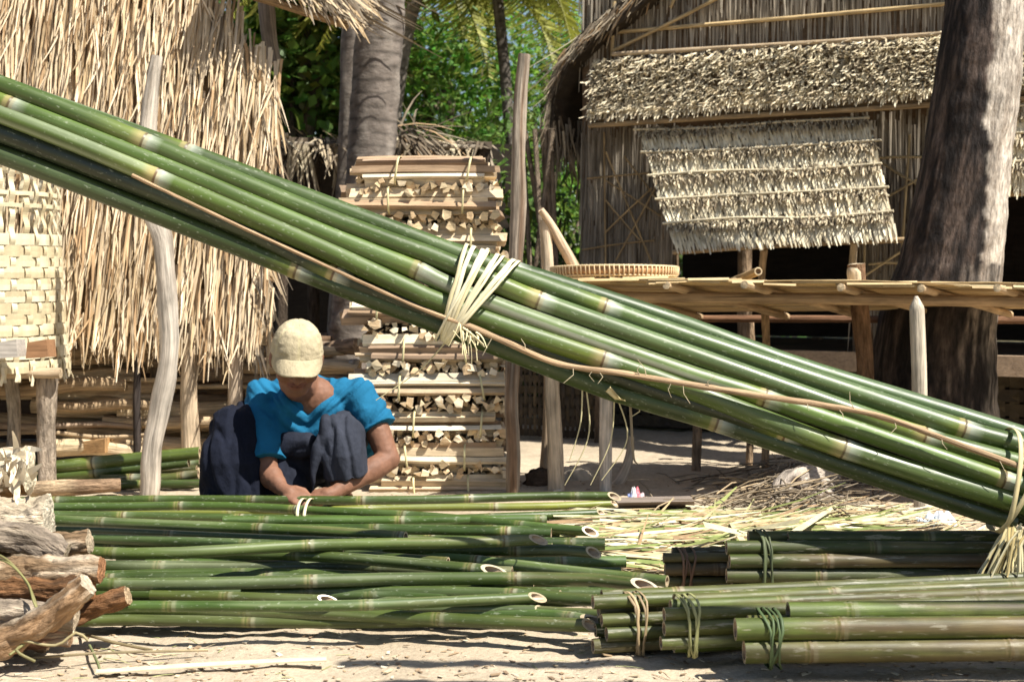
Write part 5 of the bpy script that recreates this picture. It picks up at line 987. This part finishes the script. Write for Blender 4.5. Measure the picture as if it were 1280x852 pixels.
# ------------------------------------------------------------------ the crouching man
def chain(vs, fs, pts, radii, n=16, flat=(False, False), sx=1.0, sub=6):
    pts = [V(p) for p in pts]; L = []; R = []
    for i in range(len(pts) - 1):
        for k in range(sub):
            t = k / sub; L.append(pts[i].lerp(pts[i + 1], t)); e = t * t * (3 - 2 * t); R.append(radii[i] + (radii[i + 1] - radii[i]) * e)
    L.append(pts[-1]); R.append(radii[-1]); t0 = (L[1] - L[0]).normalized(); t1 = (L[-1] - L[-2]).normalized()
    pre = [] if flat[0] else [(L[0] - t0 * R[0] * math.cos(a), R[0] * math.sin(a)) for a in (.15, .5, .9, 1.25)]
    post_ = [] if flat[1] else [(L[-1] + t1 * R[-1] * math.cos(a), R[-1] * math.sin(a)) for a in (1.25, .9, .5, .15)]
    rows = pre + list(zip(L, R)) + post_; fr = frames([p for p, r in rows]); o = len(vs); m = len(rows)
    for (p, r), (t, a, b) in zip(rows, fr):
        for j in range(n): th = 2 * math.pi * j / n; vs.append(p + a * (r * math.cos(th)) + b * (r * sx * math.sin(th)))
    for i in range(m - 1):
        for j in range(n): k = (j + 1) % n; fs.append((o + i * n + j, o + i * n + k, o + (i + 1) * n + k, o + (i + 1) * n + j))
    fs.append(tuple(o + j for j in range(n))[::-1]); fs.append(tuple(o + (m - 1) * n + j for j in range(n)))
def blob(vs, fs, c, ax, n1=24, n2=14):    # ellipsoid; ax = three half axes as vectors
    o = len(vs); c = V(c)
    for i in range(n2 + 1):
        th = .02 + (math.pi - .04) * i / n2
        for j in range(n1): ph = 2 * math.pi * j / n1; vs.append(c + ax[0] * (math.sin(th) * math.cos(ph)) + ax[1] * (math.sin(th) * math.sin(ph)) + ax[2] * math.cos(th))
    for i in range(n2):
        for j in range(n1): k = (j + 1) % n1; fs.append((o + i * n1 + j, o + (i + 1) * n1 + j, o + (i + 1) * n1 + k, o + i * n1 + k))
    fs.append(tuple(o + j for j in range(n1))); fs.append(tuple(o + n2 * n1 + j for j in range(n1))[::-1])
def fuse(vs, fs, voxel, smooth):          # one continuous skin over the overlapping volumes
    me = bpy.data.meshes.new('body'); me.from_pydata([tuple(v) for v in vs], [], fs); me.update()
    import bmesh
    bm = bmesh.new(); bm.from_mesh(me); 
    bmesh.ops.recalc_face_normals(bm, faces=bm.faces); bm.to_mesh(me); bm.free()
    ob = bpy.data.objects.new('body', me); COL.objects.link(ob)
    r = ob.modifiers.new('r', 'REMESH'); r.mode = 'VOXEL'; r.voxel_size = voxel; r.use_smooth_shade = True
    sm = ob.modifiers.new('s', 'SMOOTH'); sm.factor = .5; sm.iterations = smooth
    dg = bpy.context.evaluated_depsgraph_get(); m2 = bpy.data.meshes.new_from_object(ob.evaluated_get(dg))
    bpy.data.objects.remove(ob); out = [v.co.copy() for v in m2.vertices]; nm = [v.normal.copy() for v in m2.vertices]; f2 = [tuple(p.vertices) for p in m2.polygons]; bpy.data.meshes.remove(m2); bpy.data.meshes.remove(me)
    return out, nm, f2
man = empty('person', V((-.76, 5.2, 0)), 'person crouching behind the poles in blue T-shirt, dark trousers and cream cap, head bowed', 'person')
hf = V((.17, -.90, -.43)).normalized(); hr = -(hf.cross(V((0, 0, 1)))).normalized(); hr = (hr + V((0, 0, -.05))).normalized(); hu = hf.cross(hr).normalized(); hr = hu.cross(hf).normalized() * 1
if hr.x < 0: hr = -hr
HC = P(371, 445, 4.86); S = 1.06
def HL(x, y, z): return HC + (hr * x + hf * y + hu * z) * S
def hv(x, y, z): return (hr * x + hf * y + hu * z) * S
vs = []; fs = []
E = lambda c, x, y, z, tilt=None: blob(vs, fs, HL(*c), (hv(x, 0, 0), hv(0, y, 0), hv(0, 0, z)))
E((0, -.012, .03), .077, .098, .078); E((0, .012, -.03), .068, .078, .085); E((0, .052, -.085), .042, .036, .034); E((0, .03, -.075), .055, .05, .042)
for sx in (-1, 1):
    E((sx * .04, .060, -.035), .026, .026, .026); E((sx * .030, .079, .018), .030, .015, .010); E((sx * .078, -.008, -.015), .010, .020, .034); E((sx * .032, .072, -.004), .015, .013, .010)
E((0, .080, .022), .016, .012, .012); chain(vs, fs, [HL(0, .082, .012), HL(0, .100, -.018), HL(0, .106, -.030)], [.010, .013, .015], n=12)
for sx in (-1, 1): E((sx * .014, .092, -.032), .011, .013, .009)
E((0, .086, -.056), .026, .012, .0065); E((0, .083, -.066), .022, .012, .007); E((0, .075, -.048), .03, .016, .02)
nb = V((-.735, 5.08, .43)); chain(vs, fs, [HL(0, -.02, -.06), HL(0, -.035, -.11), nb], [.060, .056, .066])
blob(vs, fs, V((-.708, 5.055, .405)), (V((.085, 0, 0)), V((0, .060, .010)), V((0, -.010, .075))))
chain(vs, fs, [HL(-.02, -.0, -.10), V((-.715, 5.03, .43))], [.016, .014], n=10); chain(vs, fs, [HL(.03, -.0, -.10), V((-.70, 5.03, .43))], [.016, .014], n=10)
shl, shr = V((-.895, 5.10, .405)), V((-.555, 5.10, .41)); chain(vs, fs, [shl + V((.02, 0, -.01)), shr + V((-.02, 0, -.01))], [.042, .042])
ell, elr = P(334, 590, 4.93), P(486, 574, 5.02); wrl, wrr = P(353, 611, 4.85), P(420, 614, 4.87)
def arm(sh, el, wr, bulge):
    chain(vs, fs, [sh + V((0, 0, -.015)), sh.lerp(el, .5) + bulge, el], [.044, .046, .040]); chain(vs, fs, [el, el.lerp(wr, .28), el.lerp(wr, .65), wr], [.040, .043, .034, .0255], sx=.92)
arm(shl, ell, wrl, V((-.006, 0, 0))); arm(shr, elr, wrr, V((.012, -.006, 0)))
def hand(wr, d, pn, side):
    d = V(d).normalized(); pn = V(pn); pn = (pn - d * pn.dot(d)).normalized(); sd = d.cross(pn) * side
    chain(vs, fs, [wr, wr + d * .035], [.024, .026], n=12); blob(vs, fs, wr + d * .055, (d * .045, sd * .038, pn * .0155))
    for k, (o, l) in enumerate(((-.028, .062), (-.010, .072), (.009, .068), (.027, .052))):
        b = wr + d * .088 + sd * o - d * abs(o) * .25; p1 = b + d * l * .40 - pn * .004; p2 = p1 + d * l * .26 - pn * l * .30; p3 = p2 - pn * l * .28 - d * l * .05
        chain(vs, fs, [b - d * .03, b, p1, p2, p3], [.0085, .0098, .0088, .008, .0068], n=10, sub=3)
    b = wr + d * .03 - sd * .030; chain(vs, fs, [wr + d * .02 - sd * .015, b, b + d * .028 - sd * .018 - pn * .006, b + d * .052 - sd * .016 - pn * .018], [.014, .0125, .0105, .008], n=10, sub=3)
hand(wrl, (.75, -.45, -.30), (.1, -.5, .85), 1); hand(wrr, (-.80, -.42, -.30), (-.1, -.5, .85), -1)
for x in (-.985, -.60):
    kz = V((x, 4.95, .28)); an = V((x - .005, 5.04, .08)); chain(vs, fs, [kz, kz.lerp(an, .3) + V((0, .012, 0)), an], [.052, .054, .036]); chain(vs, fs, [an + V((0, .03, -.035)), an + V((0, -.05, -.045)), an + V((0, -.15, -.06))], [.034, .036, .024], sx=1.2)
vo, no, f2 = fuse(vs, fs, .0045, 4); cs = []
def hl_inv(p): q = (p - HC) / S; return q.dot(hr), q.dot(hf), q.dot(hu)
for i, p in enumerate(vo):
    x, y, z = hl_inv(p); c = (0.20, 0.098, 0.060)
    k = 1 + .12 * noise.noise(p * 22) + .07 * noise.noise(p * 70); c = tuple(q * k for q in c)
    if abs(x) < .12 and -.16 < z < .2 and abs(y) < .15:
        if abs(z + .0615) < .0125 and abs(x) < .03 and y > .06: c = mix(c, (0.17, 0.060, 0.045), .7)
        if abs(z + .0610) < .0022 and abs(x) < .027 and y > .06: c = (0.06, 0.025, 0.02)
        if z > -.03 and y < .022 - max(0, -z) * .3 and not (abs(x) > .079): c = (0.022, 0.017, 0.014)
        if .012 < z < .026 and .012 < abs(x) < .052 and y > .05: c = (0.03, 0.022, 0.018)
        if abs(z + .006) < .003 and .018 < abs(x) < .046 and y > .05: c = (0.05, 0.03, 0.02)
        if y > .05 and -.105 < z < -.045 and not abs(z + .0615) < .0125: c = mix(c, (0.16, 0.08, 0.05), .3)
    vo[i] = p + no[i] * (.0012 * noise.noise(p * 60)); cs.append(c)
mb = MB(); mb.add(vo, f2, cs); mb.build('body', M['skin'], man)
# T-shirt
vs = []; fs = []; skin_pts = vo
chain(vs, fs, [V((-.75, 5.40, .22)), V((-.745, 5.27, .31)), V((-.73, 5.13, .375))], [.115, .115, .10], sx=1.45, n=24)
chain(vs, fs, [shl + V((.01, 0, -.005)), V((-.73, 5.10, .415)), shr + V((-.01, 0, -.005))], [.066, .073, .066], n=20)
chain(vs, fs, [shl, shl.lerp(ell, .45) + V((-.008, -.005, 0)), ell.lerp(shl, .12)], [.068, .073, .071], flat=(False, True), n=22); chain(vs, fs, [shr, shr.lerp(elr, .3) + V((.012, -.004, .006)), shr.lerp(elr, .52) + V((.016, -.006, 0))], [.068, .072, .070], flat=(False, True), n=22)
chain(vs, fs, [V((-.79, 5.04, .36)), V((-.78, 5.08, .25))], [.075, .08]); chain(vs, fs, [V((-.66, 5.06, .36)), V((-.69, 5.08, .26))], [.07, .08])
chain(vs, fs, [V((-.55, 5.09, .33)), V((-.51, 5.15, .23)), V((-.49, 5.17, .19))], [.055, .06, .05])
vo, no, f2 = fuse(vs, fs, .0055, 5); cs = []
for i, p in enumerate(vo):
    qx = (p.x + .72) * (1 if p.x > -.72 else -1); fold = abs(noise.noise(V(((p.z - qx * .9) * 17, (p.z + qx) * 3.2, p.y * 4)))); w_ = -.011 * (1 - min(1, fold * 4.0)) + .005 * noise.noise(V(((p.z - qx * .6) * 34, (p.z + qx) * 6, p.y * 6)))
    e_ = ((p.x + .708) / .062) ** 2 + ((p.z - .458) / .062) ** 2
    if p.y < 5.07 and e_ < 1: w_ = -.035 * min(1, (1 - e_) / .25)
    vo[i] = p + no[i] * w_; k = 1 + .1 * noise.noise(p * 12); cs.append((0.012 * k, 0.118 * k, 0.225 * k))
mb = MB(); mb.add(vo, f2, cs); sh_ = mb.build('t_shirt', M['shirt'], man)
ring = []
for k in range(33):
    a = math.pi + math.pi * k / 32; x, z = -.708 + .064 * math.cos(a), .458 + .065 * math.sin(a)
    c = min((p for p in vo if p.y < 5.075 and ((p.x + .708) / .062) ** 2 + ((p.z - .458) / .062) ** 2 > 1.02), key=lambda p: (p.x - x) ** 2 + (p.z - z) ** 2); ring.append(V((x, c.y, z)))
ring = [(ring[max(i - 2, 0)] + ring[max(i - 1, 0)] + ring[i] + ring[min(i + 1, 32)] + ring[min(i + 2, 32)]) / 5 for i in range(33)]
mb = MB(); tube(mb, [p + V((0, -.001, 0)) for p in ring], .0048, 8, (0.012, 0.13, 0.26)); mb.build('neck_band', M['shirt'], sh_)
# trousers
vs = []; fs = []
chain(vs, fs, [V((-.87, 5.36, .20)), V((-.945, 5.12, .29)), V((-.975, 4.98, .298)), V((-.975, 4.93, .19)), V((-.965, 4.95, .02))], [.115, .10, .092, .108, .125], flat=(False, True), n=22)
chain(vs, fs, [V((-.64, 5.34, .20)), V((-.60, 5.10, .27)), V((-.592, 4.955, .285)), V((-.580, 4.93, .215)), V((-.572, 4.945, .150))], [.11, .092, .076, .080, .086], flat=(False, True), n=22)
blob(vs, fs, V((-.77, 5.13, .19)), (V((.15, 0, 0)), V((0, .15, 0)), V((0, 0, .13)))); blob(vs, fs, V((-.75, 5.36, .16)), (V((.19, 0, 0)), V((0, .14, 0)), V((0, 0, .13))))
chain(vs, fs, [V((-.635, 4.93, .33)), V((-.67, 4.905, .25)), V((-.69, 4.90, .14)), V((-.69, 4.91, .06))], [.035, .022, .014, .012], n=12)
chain(vs, fs, [V((-.80, 5.0, .24)), V((-.72, 4.98, .24))], [.05, .05])
chain(vs, fs, [V((-.87, 5.05, .20)), V((-.80, 5.02, .06))], [.10, .11])
vo, no, f2 = fuse(vs, fs, .0055, 4); cs = []
for i, p in enumerate(vo):
    w_ = -.012 * (1 - min(1, 4 * abs(noise.noise(V((p.x * 16 + p.z * 3, p.y * 5, p.z * 4 - p.x * 3)))))) + .004 * noise.noise(V((p.x * 36 + p.z * 8, p.y * 10, p.z * 9))) + .003 * noise.noise(p * 14)
    vo[i] = p + no[i] * w_; k = 1 + .15 * noise.noise(p * 9); lit_side = .5 + .5 * max(-1, min(1, (p.x + .72) * 9)); cs.append(mix((0.009 * k, 0.011 * k, 0.020 * k), (0.034 * k, 0.038 * k, 0.052 * k), lit_side))  # side light put into the cloth colour: left leg darker, right leg lighter
mb = MB(); mb.add(vo, f2, cs); mb.build('trousers', M['navy'], man)
# cap
mb = MB(); vs = []; fs = []; cs = []; n1, n2 = 72, 30
def crown(a, v, o=-0.003):
    c, s = math.cos(a), math.sin(a); rim = .012 + .020 * s; rr = math.cos(v * math.pi / 2) ** .60 if v < 1 else 0; zz = math.sin(v * math.pi / 2) ** 1.15
    q = HL(c * (.0865 + o) * rr, -.008 + s * (.107 + o) * rr * (1 - .06 * zz), rim * (1 - zz) + (.117 + o) * zz)
    return q
for i in range(n2 + 1):
    for j in range(n1):
        a = 2 * math.pi * j / n1; v = i / n2; q = crown(a, v); nrm = (q - HL(0, 0, .02)).normalized()
        wr_ = .0045 * (abs(noise.noise(q * 30)) - .25) + .0035 * (abs(noise.noise(V((q.x * 22, q.y * 60, q.z * 70)))) - .2); wr_ *= min(1, v * 6)
        seam = -.0022 if min(abs((a - math.pi / 2 + math.pi) % (math.pi / 3) ), 9) < .07 and v > .05 else 0
        if v < .09: wr_ += .0015
        vs.append(q + nrm * (wr_ + seam)); k = 1 + .12 * noise.noise(q * 25); cs.append(tuple(x * k for x in ((0.43, 0.365, 0.24) if not seam else (0.5, 0.43, 0.26))))
for i in range(n2):
    for j in range(n1): k = (j + 1) % n1; fs.append((i * n1 + j, i * n1 + k, (i + 1) * n1 + k, (i + 1) * n1 + j))
mb.add(vs, fs, cs); capo = mb.build('cap', M['cap'], man)
mb = MB(); vs = []; fs = []; cs = []; na, nr = 34, 14
for lay in (0, 1):
    for i in range(na + 1):
        a = math.pi / 2 + (i / na - .5) * 2.35; base = crown(a, .03, .001); bx, by, bz_ = hl_inv(base); by -= .006; bx *= .985; e = (i / na - .5) * 2
        for j in range(nr + 1):
            t = j / nr; L_ = .060 * (1 - abs(e) ** 3.2) + .004; x = bx * (1 + .03 * t); y = by + L_ * t - .004; z = bz_ + .004 * (1 - t) - L_ * t * .30 - .034 * (x / .085) ** 2 * t - .10 * (L_ * t) ** 2 * 10
            vs.append(HL(x, y, z - .004 * lay)); cs.append((0.41, 0.345, 0.225) if lay == 0 else (0.36, 0.31, 0.2))
w_ = nr + 1
for lay in (0, 1):
    o = lay * (na + 1) * w_
    for i in range(na):
        for j in range(nr): q = (o + i * w_ + j, o + i * w_ + j + 1, o + (i + 1) * w_ + j + 1, o + (i + 1) * w_ + j); fs.append(q if lay else q[::-1])
o = (na + 1) * w_
for i in range(na): fs.append((i * w_ + nr, (i + 1) * w_ + nr, o + (i + 1) * w_ + nr, o + i * w_ + nr))
for i in (0, na):
    for j in range(nr): fs.append((i * w_ + j, i * w_ + j + 1, o + i * w_ + j + 1, o + i * w_ + j))
mb.add(vs, fs, cs); mb.build('bill', M['cap'], capo)
